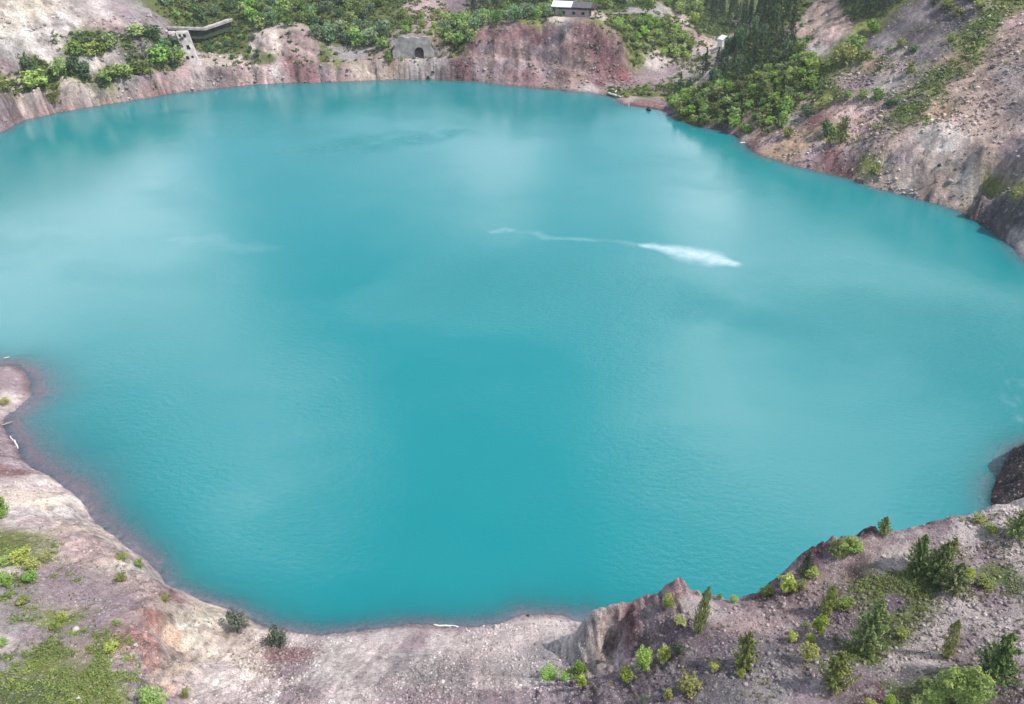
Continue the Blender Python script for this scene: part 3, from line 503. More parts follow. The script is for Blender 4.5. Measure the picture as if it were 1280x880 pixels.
# ------------------------------------------------------------------ plants
def leaf_material(name, dark, light, trans=.3):
    t = NT_(name)
    ti = t.attr('tint').outputs['Fac']
    oi = t.n('ShaderNodeObjectInfo').outputs['Random']
    c = t.mix(ti, dark, light)
    hs = t.n('ShaderNodeHueSaturation', ins={'Hue': t.mr(oi, 0, 1, .475, .525), 'Saturation': t.mr(oi, 0, 1, .74, .98), 'Value': t.mr(t.math('FRACT', t.math('MULTIPLY', oi, 7.31)), 0, 1, .72, 1.25), 'Color': c}).outputs[0]
    d = t.n('ShaderNodeBsdfPrincipled', ins={'Base Color': hs, 'Roughness': .6, 'Specular IOR Level': .25})
    tl = t.n('ShaderNodeBsdfTranslucent', ins={0: hs})
    return t.out(t.n('ShaderNodeMixShader', ins={0: trans, 1: d.outputs[0], 2: tl.outputs[0]}).outputs[0])
ML = {
 'pine': leaf_material('pine_needles', (0.120,0.203,0.057), (0.402,0.520,0.133), .2),
 'spruce': leaf_material('spruce_needles', (0.039,0.083,0.041), (0.119,0.186,0.074), .15),
 'bright': leaf_material('bright_leaves', (0.160,0.291,0.038), (0.459,0.620,0.087), .35),
 'yellow': leaf_material('yellow_green_leaves', (0.229,0.278,0.033), (0.556,0.620,0.089), .35),
 'olive': leaf_material('olive_leaves', (0.161,0.207,0.049), (0.483,0.500,0.114), .3),
 'grey': leaf_material('grey_green_leaves', (0.078,0.117,0.072), (0.247,0.305,0.195), .3),
 'mid': leaf_material('mid_green_leaves', (0.149,0.272,0.057), (0.448,0.620,0.131), .3),
 'leaf': leaf_material('hillside_leaves', (0.106,0.164,0.030), (0.301,0.390,0.076), .35),
 'dark': leaf_material('dark_leaves', (0.058,0.133,0.052), (0.175,0.317,0.109), .25),
 'pale': leaf_material('pale_green_leaves', (0.112,0.190,0.078), (0.316,0.451,0.222), .3),
}
MBARK = simple('bark', (.11, .085, .07), .9, .35, 14)
def quads(cen, nrm_dir, su, sv, rng):
    """leaf quads at cen, random orientation biased to nrm_dir"""
    n = len(cen)
    a = rng.normal(size=(n, 3)) * .8 + nrm_dir; a /= np.linalg.norm(a, axis=1)[:, None]
    b = np.cross(a, rng.normal(size=(n, 3))); b /= np.linalg.norm(b, axis=1)[:, None] + 1e-9
    c = np.cross(a, b)
    b = b * su[:, None]; c = c * sv[:, None]
    mid = a * (su * .25)[:, None]
    V = np.stack([cen - b - mid, cen - c + mid * .2, cen + b - mid, cen + c + mid * .2], 1)
    return V.reshape(-1, 3)
def leaf_mesh(name, cen, dirs, su, sv, tint, mat, rng):
    V = quads(cen, dirs, su, sv, rng)
    me = bpy.data.meshes.new(name); raw_mesh(me, V, np.arange(len(V)).reshape(-1, 4), 4)
    set_attr(me, 'tint', np.repeat(np.clip(tint, 0, 1), 4)); me.materials.append(mat)
    return me
def tube_mesh(name, paths, mat):
    """paths: list of [(point, radius)...] joined into one mesh"""
    V, Q = [], []; k = 6
    for path in paths:
        st = len(V)
        for i, (p, r) in enumerate(path):
            p = np.array(p, float); q = np.array(path[min(i + 1, len(path) - 1)][0], float) - np.array(path[max(i - 1, 0)][0], float)
            q /= np.linalg.norm(q) + 1e-9
            a = np.cross(q, (1, 0.13, .2)); a /= np.linalg.norm(a); b = np.cross(q, a)
            for j in range(k): V.append(p + r * (a * math.cos(6.283 * j / k) + b * math.sin(6.283 * j / k)))
        for i in range(len(path) - 1):
            for j in range(k): Q.append((st + i*k + j, st + i*k + (j+1) % k, st + (i+1)*k + (j+1) % k, st + (i+1)*k + j))
    me = bpy.data.meshes.new(name); raw_mesh(me, np.array(V), np.array(Q), 4); me.materials.append(mat)
    return me
# every maker gives (crown mesh, trunk mesh) for a plant about 1 m tall and 1 m across
def broadleaf(seed, mat, n=900, leaf=.035, lobes=9, low=.12, flat=1.0, stem=True):
    rng = np.random.default_rng(seed)
    L = []
    for i in range(lobes):
        a = 6.283 * i / lobes + rng.uniform(-.4, .4); zz = rng.uniform(low + .16, .80); rad = .30 * (1 - abs(zz - .48) * .9) * rng.uniform(.5, 1.15)
        L.append((math.cos(a) * rad, math.sin(a) * rad, zz, rng.uniform(.13, .24)))
    L.append((rng.uniform(-.12, .12), rng.uniform(-.12, .12), .78, .15)); L.append((0, 0, .45, .25))
    nb = len(L)
    for i in range(7):                                   # shoots that break the outline
        a = rng.uniform(0, 6.28); e = rng.uniform(.25, 1.3); r0 = rng.uniform(.36, .52)
        for q in range(2): L.append((math.cos(a) * math.cos(e) * (r0 + .07 * q), math.sin(a) * math.cos(e) * (r0 + .07 * q), .42 + math.sin(e) * (r0 + .10 * q), .085 - .03 * q))
    w = np.array([l[3] ** 2 for l in L]); pick = rng.choice(len(L), n, p=w / w.sum())
    Lc = np.array(L)[pick]
    d = rng.normal(size=(n, 3)); d /= np.linalg.norm(d, axis=1)[:, None]
    rr = Lc[:, 3] * rng.uniform(.45, 1.12, n) ** .6
    cen = Lc[:, :3] + d * rr[:, None] * np.array([1, 1, .85])
    cen[:, 2] = np.maximum(cen[:, 2], .04); cen[:, 2] *= flat
    lt = rng.uniform(.1, .8, len(L))[pick]
    s = leaf * rng.uniform(.6, 1.5, n)
    crown = leaf_mesh('crown', cen, d * .8 + (0, 0, .4), s, s * .8, lt * .7 + rng.uniform(0, .35, n), mat, rng)
    paths = [[((0, 0, -.08), .035), ((.01, .01, .3 * flat), .024), ((0, .02, .6 * flat), .01)]]
    for l in L[:6]: paths.append([((0, 0, .1 * flat), .016), ((l[0] * .5, l[1] * .5, l[2] * .6 * flat), .011), ((l[0], l[1], l[2] * flat), .004)])
    return crown, tube_mesh('trunk', paths, MBARK)
def conifer(seed, mat, levels=11, per=6, n=14, leaf=.03, base=.06, shape=.85, tipup=.10, droop=0.0, rad=.5, ragged=.25):
    rng = np.random.default_rng(seed)
    cen, dirs, tint, su = [], [], [], []; paths = [[((0, 0, -.06), .030), ((.005, 0, .5), .016), ((0, 0, .98), .004)]]
    for l in range(levels):
        f = l / (levels - 1); z = base + (0.95 - base) * f
        R = rad * (1 - f) ** shape + .035
        for k in range(per if f < .8 else max(3, per - 2)):
            a = 6.283 * (k / per + l * .37) + rng.uniform(-.35, .35); r = R * rng.uniform(1 - ragged, 1 + ragged * .6)
            tip = np.array([math.cos(a) * r, math.sin(a) * r, z + tipup * r * 2 - droop * r]); root = np.array([0, 0, z])
            t = rng.uniform(.15, 1.02, n) ** .75
            p = root + (tip - root) * t[:, None] + rng.normal(size=(n, 3)) * (.018 + .05 * r) * (1.15 - t)[:, None]
            p[:, 2] += rng.uniform(-.02, .03, n)
            cen.append(p); dirs.append(np.tile((math.cos(a) * .5, math.sin(a) * .5, .9), (n, 1)))
            tint.append(np.clip(rng.uniform(.1, .55) + .45 * (t > .75) * rng.uniform(.3, 1, n), 0, 1)); su.append(leaf * rng.uniform(.7, 1.4, n))
            if r > .12: paths.append([(root, .006), (tip, .002)])
    cen = np.vstack(cen); cen[:, 2] = np.maximum(cen[:, 2], .01)
    m = len(cen); p = rng.uniform(0, .05, 12)
    su = np.concatenate(su)
    crown = leaf_mesh('crown', cen, np.vstack(dirs), su * 1.25, su * .55, np.concatenate(tint), mat, rng)
    return crown, tube_mesh('trunk', paths, MBARK)
def slender(seed, mat, n=420, leaf=.035):
    rng = np.random.default_rng(seed)
    z = rng.uniform(.06, 1.0, n); R = .5 * np.sin(np.clip(z, .05, 1) ** .7 * 3.0) ** .8 * rng.uniform(.1, 1, n) ** .6 * (1 + .35 * np.sin(z * 21 + seed)); a = rng.uniform(0, 6.283, n)
    cen = np.stack([np.cos(a) * R, np.sin(a) * R, z], 1)
    crown = leaf_mesh('crown', cen, np.stack([np.cos(a) * .5, np.sin(a) * .5, np.full(n, .5)], 1), leaf * np.array(rng.uniform(.6, 1.3, n)) * 1.6, leaf * np.ones(n) * .55, rng.uniform(0, 1, n), mat, rng)
    return crown, tube_mesh('trunk', [[((0, 0, -.08), .03), ((.02, 0, .5), .018), ((0, .01, .97), .005)]], MBARK)
PROTO = {}
def variants(key, fn, k, *a, **kw): PROTO[key] = [fn(101 + 13 * i + 7 * len(PROTO), *a, **kw) for i in range(k)]
variants('pine', conifer, 4, ML['pine'], 13, 8, 36, .028, .04, .75, .16, 0, .52, .5)
variants('olivepine', conifer, 2, ML['olive'], 11, 8, 32, .032, .04, .62, .18, 0, .52, .55)
variants('spruce', conifer, 3, ML['spruce'], 14, 8, 18, .024, .05, .95, .02, .12, .5, .25)
variants('slender', slender, 2, ML['bright'], 900, .050)
variants('slenderolive', slender, 2, ML['olive'], 800, .050)
variants('bush', broadleaf, 3, ML['bright'], 1500, .030, 10, .05)
variants('ybush', broadleaf, 3, ML['yellow'], 900, .038, 9, .02)
variants('obush', broadleaf, 2, ML['olive'], 900, .036, 9, .02)
variants('gbush', broadleaf, 2, ML['grey'], 1100, .030, 10, .02)
variants('mbush', broadleaf, 2, ML['mid'], 1100, .032, 10, .02)
variants('round', broadleaf, 1, ML['bright'], 3600, .022, 14, .05)
# distant crowns
for key, mk in (('f_mid', 'mid'), ('f_dark', 'dark'), ('f_pale', 'pale'), ('f_bright', 'bright'), ('f_olive', 'olive'), ('f_leaf', 'leaf')):
    variants(key, broadleaf, 3, ML[mk], 420, .055, 9, .06)
variants('f_spruce', conifer, 4, ML['spruce'], 10, 6, 9, .042, .06, .9, .0, .15, .5, .3)
NAMES = {'pine': 'pine_tree', 'olivepine': 'pine_tree', 'spruce': 'spruce_tree', 'slender': 'sapling', 'slenderolive': 'sapling', 'f_spruce': 'spruce_tree', 'round': 'broadleaf_tree'}
for _k in ('f_mid','f_dark','f_pale','f_bright','f_olive','f_leaf'): NAMES[_k] = 'broadleaf_tree'
def plant(key, pos, H, W, label, cat, group=None, name=None, vi=None, sink=.0, lean=0.0):
    pr = PROTO[key]; cm, tm = pr[(vi if vi is not None else random.randrange(len(pr))) % len(pr)]
    r = bpy.data.objects.new(name or NAMES.get(key, 'shrub'), None); COL.objects.link(r)
    r.empty_display_size = .2
    r.location = (float(pos[0]), float(pos[1]), float(pos[2]) - sink); r.scale = (W, W, H); r.rotation_euler = (random.uniform(-.06, .06), random.uniform(-.06, .06) + lean, random.uniform(0, 6.28))
    link('crown', cm, None, r); link('trunk', tm, None, r)
    tag(r, label, cat, group)
    return r
def at_px(u, v):
    p = hit(u, v)
    return p
# shrubs and young trees on the near banks: kind, u, top v, base v, width in px, label, category
NEAR = [
 ('spruce',1004,687,722,20,'small dark spruce leaning over the water edge beside two leafy bushes on the right ridge','tree'),
 ('slender',1046,672,696,20,'pale leafy bush on the ridge edge, left half of the pair above the water','bush'),
 ('bush',1063,668,693,30,'bright green leafy bush on the ridge edge, right half of the pair above the water','bush'),
 ('pine',1103,642,670,18,'lone little pine standing out against the water on the ridge crest','tree'),
 ('ybush',983,716,744,27,'large yellow-green bush on the water edge below the dark spruce','bush'),
 ('obush',1001,723,740,14,'small olive bush just right of the large yellow-green bush on the edge','bush'),
 ('obush',1014,708,722,22,'low olive bush at the foot of the dark spruce on the ridge edge','bush'),
 ('pine',1146,664,716,28,'leftmost and tallest pine of the tight pine clump on the right ridge','tree'),
 ('pine',1168,670,726,32,'broad middle pine of the tight pine clump on the right ridge','tree'),
 ('olivepine',1187,670,698,17,'small pale pine at the back right of the tight pine clump','tree'),
 ('pine',1190,698,744,34,'dark pine at the front of the tight pine clump, lowest down the slope','tree'),
 ('ybush',1207,706,728,18,'yellowish bush touching the right side of the tight pine clump','bush'),
 ('slenderolive',1031,730,770,17,'slender grey-green sapling on the track-like bench of the right ridge','sapling'),
 ('obush',1054,744,762,24,'dull green bush with brown twigs right of the slender grey-green sapling','bush'),
 ('pine',1080,744,816,40,'big solitary pine beside the green grassy hollow on the right ridge','tree'),
 ('ybush',1022,766,796,21,'upright bright yellow-green bush left of the big solitary pine','bush'),
 ('ybush',989,788,803,16,'small round yellow bush at the far left of the yellow bush cluster','bush'),
 ('ybush',1012,789,803,15,'small round yellow bush in the centre of the yellow bush cluster','bush'),
 ('ybush',1010,803,830,26,'largest and lowest round yellow bush of the yellow bush cluster','bush'),
 ('olivepine',1041,810,864,38,'ragged olive pine below the big solitary pine near the bottom edge','tree'),
 ('slenderolive',1182,773,824,15,'thin dark columnar sapling standing alone in pale rubble','sapling'),
 ('pine',1238,783,856,44,'dusky wide pine behind the round bright green tree','tree'),
 ('round',1203,828,892,62,'round bright green broadleaf tree at the bottom right','tree'),
 ('bush',1166,856,884,36,'leafy green bush at the left foot of the round bright green tree','bush'),
 ('bush',1150,868,888,30,'low green bush cut by the bottom edge left of the round bright green tree','bush'),
 ('ybush',1086,872,888,17,'small yellow-green bush on the bottom edge below the ragged olive pine','bush'),
 ('ybush',1110,868,884,14,'tiny yellow-green bush on the bottom edge beside another of the same kind','bush'),
 ('obush',1125,784,801,17,'little yellow-green bush inside the green grassy hollow','bush'),
 ('pine',1268,628,674,28,'pine at the right frame edge beside the dark rock wall','tree'),
 ('obush',1222,642,655,20,'low olive bush on the crest left of the pine at the right frame edge','bush'),
 ('obush',1238,654,668,20,'low dry olive bush close under the pine at the right frame edge','bush'),
 ('obush',1230,722,736,26,'flat olive bush among pale stones right of the tight pine clump','bush'),
 ('slender',871,736,794,15,'tall narrow bright green sapling beside the pointed rock crag','sapling'),
 ('olivepine',929,785,838,29,'solitary rounded pine in the middle of the right plateau','tree'),
 ('gbush',845,799,826,21,'pale grey-green bush, right half of the pair above the brown fan','bush'),
 ('ybush',829,808,828,20,'yellow-green bush, left half of the pair above the brown fan','bush'),
 ('bush',803,808,842,27,'bushy bright green shrub on the rim of the brown fan','bush'),
 ('ybush',783,834,854,22,'round yellow bush alone below the brown fan','bush'),
 ('ybush',860,839,868,34,'widest yellow-green bush on the dark shale near the bottom edge','bush'),
 ('ybush',892,825,839,16,'small yellow bush between the widest yellow bush and the rounded pine','bush'),
 ('ybush',834,861,877,15,'small yellow bush near the bottom edge left of the widest yellow bush','bush'),
 ('gbush',804,868,884,15,'pale bush on the bottom edge below the round yellow bush','bush'),
 ('bush',722,822,856,26,'upright light green shrub at the foot of the pale cliff','bush'),
 ('ybush',728,843,862,15,'little yellow bush leaning against the upright light green shrub','bush'),
 ('mbush',686,838,853,30,'flat dark green bush low on the rubble left of the light green shrub','bush'),
 ('mbush',706,838,853,16,'small dark bush squeezed next to the upright light green shrub','bush'),
 ('obush',834,744,763,18,'olive bush on the rocky knoll behind the pale cliff','bush'),
 ('obush',850,771,783,20,'flat olive bush left of the tall narrow sapling','bush'),
 ('bush',917,743,754,13,'tiny green bush on the crest right of the tall narrow sapling','bush'),
 ('mbush',899,741,751,8,'tiniest dark bush on the crest right of the tall narrow sapling','bush'),
 ('obush',958,731,748,20,'dark olive bush on the water edge left of the large yellow-green bush','bush'),
 ('ybush',925,836,848,13,'tiny yellow bush at the foot of the rounded pine','bush'),
 ('gbush',297,757,794,31,'airy grey-green bush at the water edge on the left of the beach','bush'),
 ('gbush',351,779,812,30,'airy grey-green bush at the water edge above the red soil streak','bush'),
 ('mbush',176,697,712,13,'small round green bush on the rim of the left bank','bush'),
 ('obush',153,690,701,17,'flat dry bush on the rim of the left bank','bush'),
 ('obush',152,714,729,18,'straggly olive bush below the small round green bush on the left bank','bush'),
 ('mbush',194,850,890,36,'big leafy green bush at the bottom edge below the pink slope','bush'),
 ('obush',233,858,874,13,'small bush at the edge of the pale bowl near the bottom','bush'),
 ('ybush',139,800,815,22,'yellow-green tuft-like bush in the middle of the purple rubble','bush'),
 ('obush',208,741,752,12,'small dry bush beside the red crag on the left bank','bush'),
 ('ybush',30,682,706,26,'yellow-green bush, uppermost of the bush cluster at the left frame edge','bush'),
 ('ybush',42,692,714,22,'bright yellow bush in the middle of the bush cluster at the left frame edge','bush'),
 ('mbush',41,708,730,20,'dark green bush, lowest of the bush cluster at the left frame edge','bush'),
 ('obush',59,690,704,16,'small olive bush right of the bush cluster at the left frame edge','bush'),
 ('bush',10,712,736,20,'green bush against the frame edge below the bush cluster','bush'),
 ('mbush',6,694,710,18,'dark bush cut by the left frame edge next to pale soil','bush'),
 ('bush',4,612,648,26,'leafy green bush cut by the left frame edge above the pale bank','bush'),
 ('ybush',77,763,778,17,'small yellow-green bush upper one of two on the purple rubble','bush'),
 ('bush',71,775,790,15,'small green bush lower one of two on the purple rubble','bush'),
 ('obush',6,497,506,14,'flat olive bush on the little spit at the left frame edge','bush'),
 ('mbush',3,795,808,18,'dark green bush at the left frame edge among stones','bush'),
 ('obush',30,745,758,22,'wide olive bush below the bush cluster at the left frame edge','bush'),
]
GRP = {'tree': 'young pines and trees on the near banks', 'bush': 'bushes scattered over the near banks', 'sapling': 'saplings on the near banks'}
for i, (k, u, vt, vb, wpx, lab, cat) in enumerate(NEAR):
    w0 = wpx * .9
    p = at_px(u, vb - wpx * .12)
    dep = proj(*p)[2]; W = w0 * dep / F
    ang = math.atan2(CAMH - p[2], math.hypot(p[0], p[1]))
    H = max(((vb - vt) * dep / F - W * math.sin(ang) * .45) / math.cos(ang), W * .55)
    plant(k, p, H * 1.03, W * 1.2, lab, cat, GRP[cat], vi=i, sink=.04 * H)
# shrubs on the far slopes, one by one
FAR = [
 ('f_olive',70,118,134,15,'lone round bush on the bare bank just above the far left water'),
 ('f_dark',38,72,92,20,'dark bush at the top of the sloping green strip on the left hillside'),
 ('f_bright',47,88,110,28,'bright bush at the bottom of the sloping green strip on the left hillside'),
 ('f_mid',77,72,98,17,'upright mid-green bush left of the paired dark bushes on the left hillside'),
 ('f_dark',95,72,96,18,'dark bush, left one of a close pair on the left hillside'),
 ('f_dark',107,80,100,18,'dark bush, right one of a close pair on the left hillside'),
 ('f_bright',98,54,74,22,'sunlit bush at the left end of the row across the left hillside'),
 ('f_olive',115,54,72,22,'olive bush in the row across the left hillside'),
 ('f_mid',139,43,66,15,'upright bush at the right end of the row across the left hillside'),
 ('f_olive',127,56,72,16,'small olive bush near the right end of the row across the left hillside'),
 ('f_mid',134,88,106,14,'single bush on the rim of the bare bank on the left'),
 ('f_bright',154,82,103,24,'wide bright bush on the rim of the bare bank on the left'),
 ('f_olive',181,76,95,20,'yellowish bush on the rim right of the wide bright bush'),
 ('f_olive',6,98,114,16,'bush cut by the left frame edge above the bare bank'),
 ('f_mid',170,32,48,22,'bush at the left end of the dark thicket beside the pale slope'),
 ('f_dark',190,32,50,24,'dark bush at the top of the thicket beside the pale slope'),
 ('f_dark',205,50,68,26,'dark bush in the middle of the thicket left of the concrete ruin'),
 ('f_mid',200,62,86,26,'green bush at the bottom of the thicket left of the concrete ruin'),
 ('f_mid',218,58,84,24,'green bush touching the concrete ruin on its left'),
 ('f_dark',222,46,62,20,'dark bush right under the concrete deck on its left'),
 ('f_olive',1052,54,84,26,'tall olive bush cluster on the bare slope right of the forest'),
 ('f_mid',1066,44,64,22,'green bush above the tall olive bush cluster on the bare slope'),
 ('f_mid',1042,108,132,11,'narrow bush at the left end of the row over the pink cliff'),
 ('f_mid',1059,112,124,13,'round bush in the row over the pink cliff, left part'),
 ('f_mid',1076,112,126,14,'round bush in the row over the pink cliff, middle part'),
 ('f_mid',1096,111,128,16,'pointed bush in the row over the pink cliff, right part'),
 ('f_dark',1109,125,136,11,'dark bush on grey scree right of the row over the pink cliff'),
 ('f_dark',1120,123,134,7,'tiny dark bush right of the dark bush on grey scree'),
 ('f_olive',1135,78,95,10,'upright bush in the middle of the grey shale slope'),
 ('f_olive',1125,47,62,11,'bush high on the dark shale slope, left one'),
 ('f_dark',1141,56,67,12,'dark bush high on the dark shale slope, right one'),
 ('f_dark',1099,81,89,9,'small dark bush by the ochre patch on the shale slope'),
 ('f_olive',1187,41,55,9,'small bush alone on the dark shale near the grass band'),
 ('f_olive',1050,144,180,12,'tall yellow-green bush standing at the foot of the pink cliff'),
 ('f_dark',1030,150,172,14,'dusky bush left of the tall yellow-green bush under the cliff'),
 ('f_olive',984,159,174,13,'olive bush low above the water at the end of the forest'),
 ('f_mid',978,138,160,13,'green bush above the olive bush at the end of the forest'),
 ('f_pale',1011,132,148,16,'grey-green bush on pale rock near the end of the forest'),
 ('f_olive',1092,204,222,12,'olive bush close to the water on the right bank'),
 ('f_olive',1008,96,112,16,'olive bush between the forest and the bare slope'),
 ('f_olive',1080,62,74,16,'olive bush left of the dark shale slope'),
 ('f_bright',1090,24,42,16,'light green bush at the upper left corner of the dark shale slope'),
 ('f_dark',735,33,24,1,''),
]
for i, (k, u, vt, vb, wpx, lab) in enumerate(FAR[:-1]):
    p = at_px(u, vb - 1); dep = proj(*p)[2]
    plant(k, p, (vb - vt) * dep / F * 1.05, wpx * dep / F * 1.25, lab, 'bush', 'bushes on the far slopes', name='shrub', vi=i, sink=.3)
# wooded hillsides: scatter single trees inside surveyed outlines (image outlines of the tree feet)
def inside(poly, u, v):
    c = np.zeros(len(u), bool); n = len(poly)
    for i in range(n):
        (ax, ay), (bx, by) = poly[i], poly[(i + 1) % n]
        if ay == by: continue
        c ^= ((ay > v) != (by > v)) & (u < (bx - ax) * (v - ay) / (by - ay) + ax)
    return c
taken = []
def wood(poly, keys, gap, h, wd, label, cat, group, seed, cap=120):
    rng = np.random.default_rng(seed)
    pts = [hit(max(min(u, 1500), -200), v) for u, v in poly]; P = np.array(pts)
    lo, hi = P.min(0) - 12, P.max(0) + 12
    xs = rng.uniform(lo[0], hi[0], 12000); ys = rng.uniform(lo[1], hi[1], 12000); zs = height(xs, ys)
    u, v, dep = proj(xs, ys, zs); ok = inside(poly, u, v)
    k = 0
    for x, y, z in zip(xs[ok], ys[ok], zs[ok]):
        g = gap * rng.uniform(.75, 1.3)
        if any((x - a) ** 2 + (y - b) ** 2 < (g * .5 + c * .5) ** 2 for a, b, c in taken): continue
        taken.append((x, y, g)); H = rng.uniform(*h); k += 1
        plant(keys[rng.integers(len(keys))], (x, y, z), H, H * rng.uniform(*wd), label, cat, group, name='shrub' if cat == 'bush' else None, sink=.25)
        if k >= cap: break
    return k
cnt = {}
cnt['a'] = wood([(196,-22),(500,-22),(480,10),(440,35),(318,36),(300,20),(262,22),(225,30),(205,10)], ['f_mid','f_leaf','f_mid','f_dark','f_pale'], 4.4, (3.0,6.0), (.9,1.25), 'green broadleaf tree on the wooded hillside above the concrete ruin and rock face', 'tree', 'trees on the far left hillside', 1, 95)
cnt['b'] = wood([(400,36),(440,36),(492,48),(490,66),(440,62),(418,58),(395,48)], ['f_mid','f_pale','f_mid','f_pale'], 4.2, (4,6.5), (.9,1.2), 'full green tree in the dense thicket left of the tunnel wall', 'tree', 'trees beside the tunnel wall', 2, 30)
cnt['b2'] = wood([(322,14),(362,14),(350,34),(322,34)], ['f_pale'], 4.5, (4,6), (.8,1.1), 'pale silvery tree above the pale rock face', 'tree', 'pale trees above the rock face', 12, 8)
cnt['c'] = wood([(556,30),(600,24),(690,14),(690,24),(640,30),(600,36),(585,62),(566,66),(556,46)], ['f_pale','f_mid'], 3.8, (3.5,5.5), (.9,1.2), 'pale green tree in the row along the top of the red bluff', 'tree', 'trees along the red bluff', 3, 40)
cnt['d'] = wood([(500,20),(560,20),(556,44),(500,44)], ['f_mid','f_olive','f_bright'], 3.6, (2.2,4.2), (.9,1.2), 'green tree on the slope right above the tunnel wall', 'tree', 'trees above the tunnel wall', 4, 36)
cnt['e'] = wood([(590,-24),(700,-24),(700,4),(640,10),(590,16)], ['f_spruce','f_dark','f_spruce'], 4.5, (6,10), (.38,.5), 'dark tree in the wood behind the hut and bluff', 'tree', 'dark trees behind the hut', 5, 50)
cnt['f'] = wood([(765,28),(800,26),(845,30),(868,60),(862,74),(815,70),(790,62),(775,44)], ['f_bright','f_mid','f_bright'], 3.3, (2.2,4.0), (.95,1.3), 'bright green bush on the slope right of the red bluff', 'bush', 'bushes right of the red bluff', 6, 70)
cnt['g'] = wood([(735,-22),(880,-22),(870,36),(845,22),(800,6),(735,14)], ['f_mid','f_bright','f_mid'], 4.8, (3.5,6), (.85,1.15), 'green tree in the wood behind the road terrace', 'tree', 'trees behind the road terrace', 7, 50)
cnt['h'] = wood([(850,-30),(1000,-30),(955,30),(915,40),(880,26)], ['f_spruce'], 4.2, (6,9), (.36,.46), 'dark spruce in the shady valley wood behind the far end of the lake', 'tree', 'spruces in the valley wood', 8, 80)
cnt['j'] = wood([(834,128),(846,124),(872,112),(890,118),(905,104),(925,110),(955,88),(985,80),(1000,66),(1016,84),(1024,104),(1012,124),(990,140),(958,158),(930,168),(905,162),(870,154),(844,142)], ['f_bright','f_bright','f_leaf','f_leaf','f_mid'], 2.25, (2.0,4.0), (.95,1.3), 'bright green broadleaf tree on the wooded hill just above the water', 'tree', 'broadleaf trees above the water', 10, 175)
cnt['i'] = wood([(882,112),(905,74),(935,45),(965,14),(985,-20),(1000,-20),(992,40),(985,66),(990,92),(950,108),(910,126)], ['f_spruce','f_spruce','f_dark'], 3.1, (4.2,7.2), (.40,.55), 'tall dark spruce on the steep wooded hill right of the far shore', 'tree', 'spruces on the steep wooded hill', 9, 140)
cnt['k'] = wood([(1040,-24),(1130,-24),(1125,6),(1108,18),(1090,28),(1062,27),(1048,12)], ['f_spruce'], 2.4, (4,6.5), (.4,.55), 'green conifer in the row at the top of the dark shale slope', 'tree', 'conifers above the shale slope', 11, 40)
cnt['l'] = wood([(1165,-8),(1235,-8),(1225,14),(1205,20),(1180,20),(1165,10)], ['f_olive','f_dark'], 3.6, (1.8,3.2), (1,1.3), 'scrubby dark bush at the top of the right slope', 'bush', 'bushes at the top of the right slope', 13, 16)
cnt['m'] = wood([(205,70),(228,76),(228,84),(205,86)], ['f_dark','f_mid'], 3, (2.5,4), (1,1.3), 'leafy bush packed at the foot of the concrete ruin', 'bush', 'bushes at the concrete ruin', 14, 8)
cnt['n'] = wood([(255,44),(318,38),(322,70),(300,78),(262,66)], ['f_dark','f_mid','f_dark'], 3.4, (1.4,2.8), (1.1,1.5), 'low dark bush on the rough slope right of the concrete pier', 'bush', 'bushes right of the concrete pier', 15, 30)
cnt['o'] = wood([(776,112),(808,108),(812,122),(780,122)], ['f_bright'], 2.2, (.8,1.6), (1.2,1.6), 'low green bush on the grassy point by the far beach', 'bush', 'bushes on the grassy point', 16, 8)
cnt['p'] = wood([(700,18),(702,14),(722,14),(722,22),(700,24)], ['f_dark'], 2.0, (1.6,2.6), (1.1,1.4), 'dark bush huddled in front of the hut', 'bush', 'bushes in front of the hut', 17, 5)
cnt['q'] = wood([(478,58),(500,54),(506,76),(480,78)], ['f_leaf','f_mid'], 2.2, (1.6,3.0), (1,1.3), 'green bush crowding the left end of the tunnel wall', 'bush', 'bushes at the tunnel wall', 18, 8)
for u, vt, vb, wp, lab in [(879,60,94,12,'lone dark spruce at the tip of the steep wooded hill by the purple flat'),(848,92,124,14,'dark spruce rising from the shrubs beside the purple track'),(862,96,112,12,'shorter dark spruce right of the one beside the purple track')]:
    p = at_px(u, vb); dep = proj(*p)[2]; plant('f_spruce', p, (vb - vt) * dep / F, wp * dep / F * 1.3, lab, 'tree', sink=.2)
print('TREES', cnt, sum(cnt.values()))
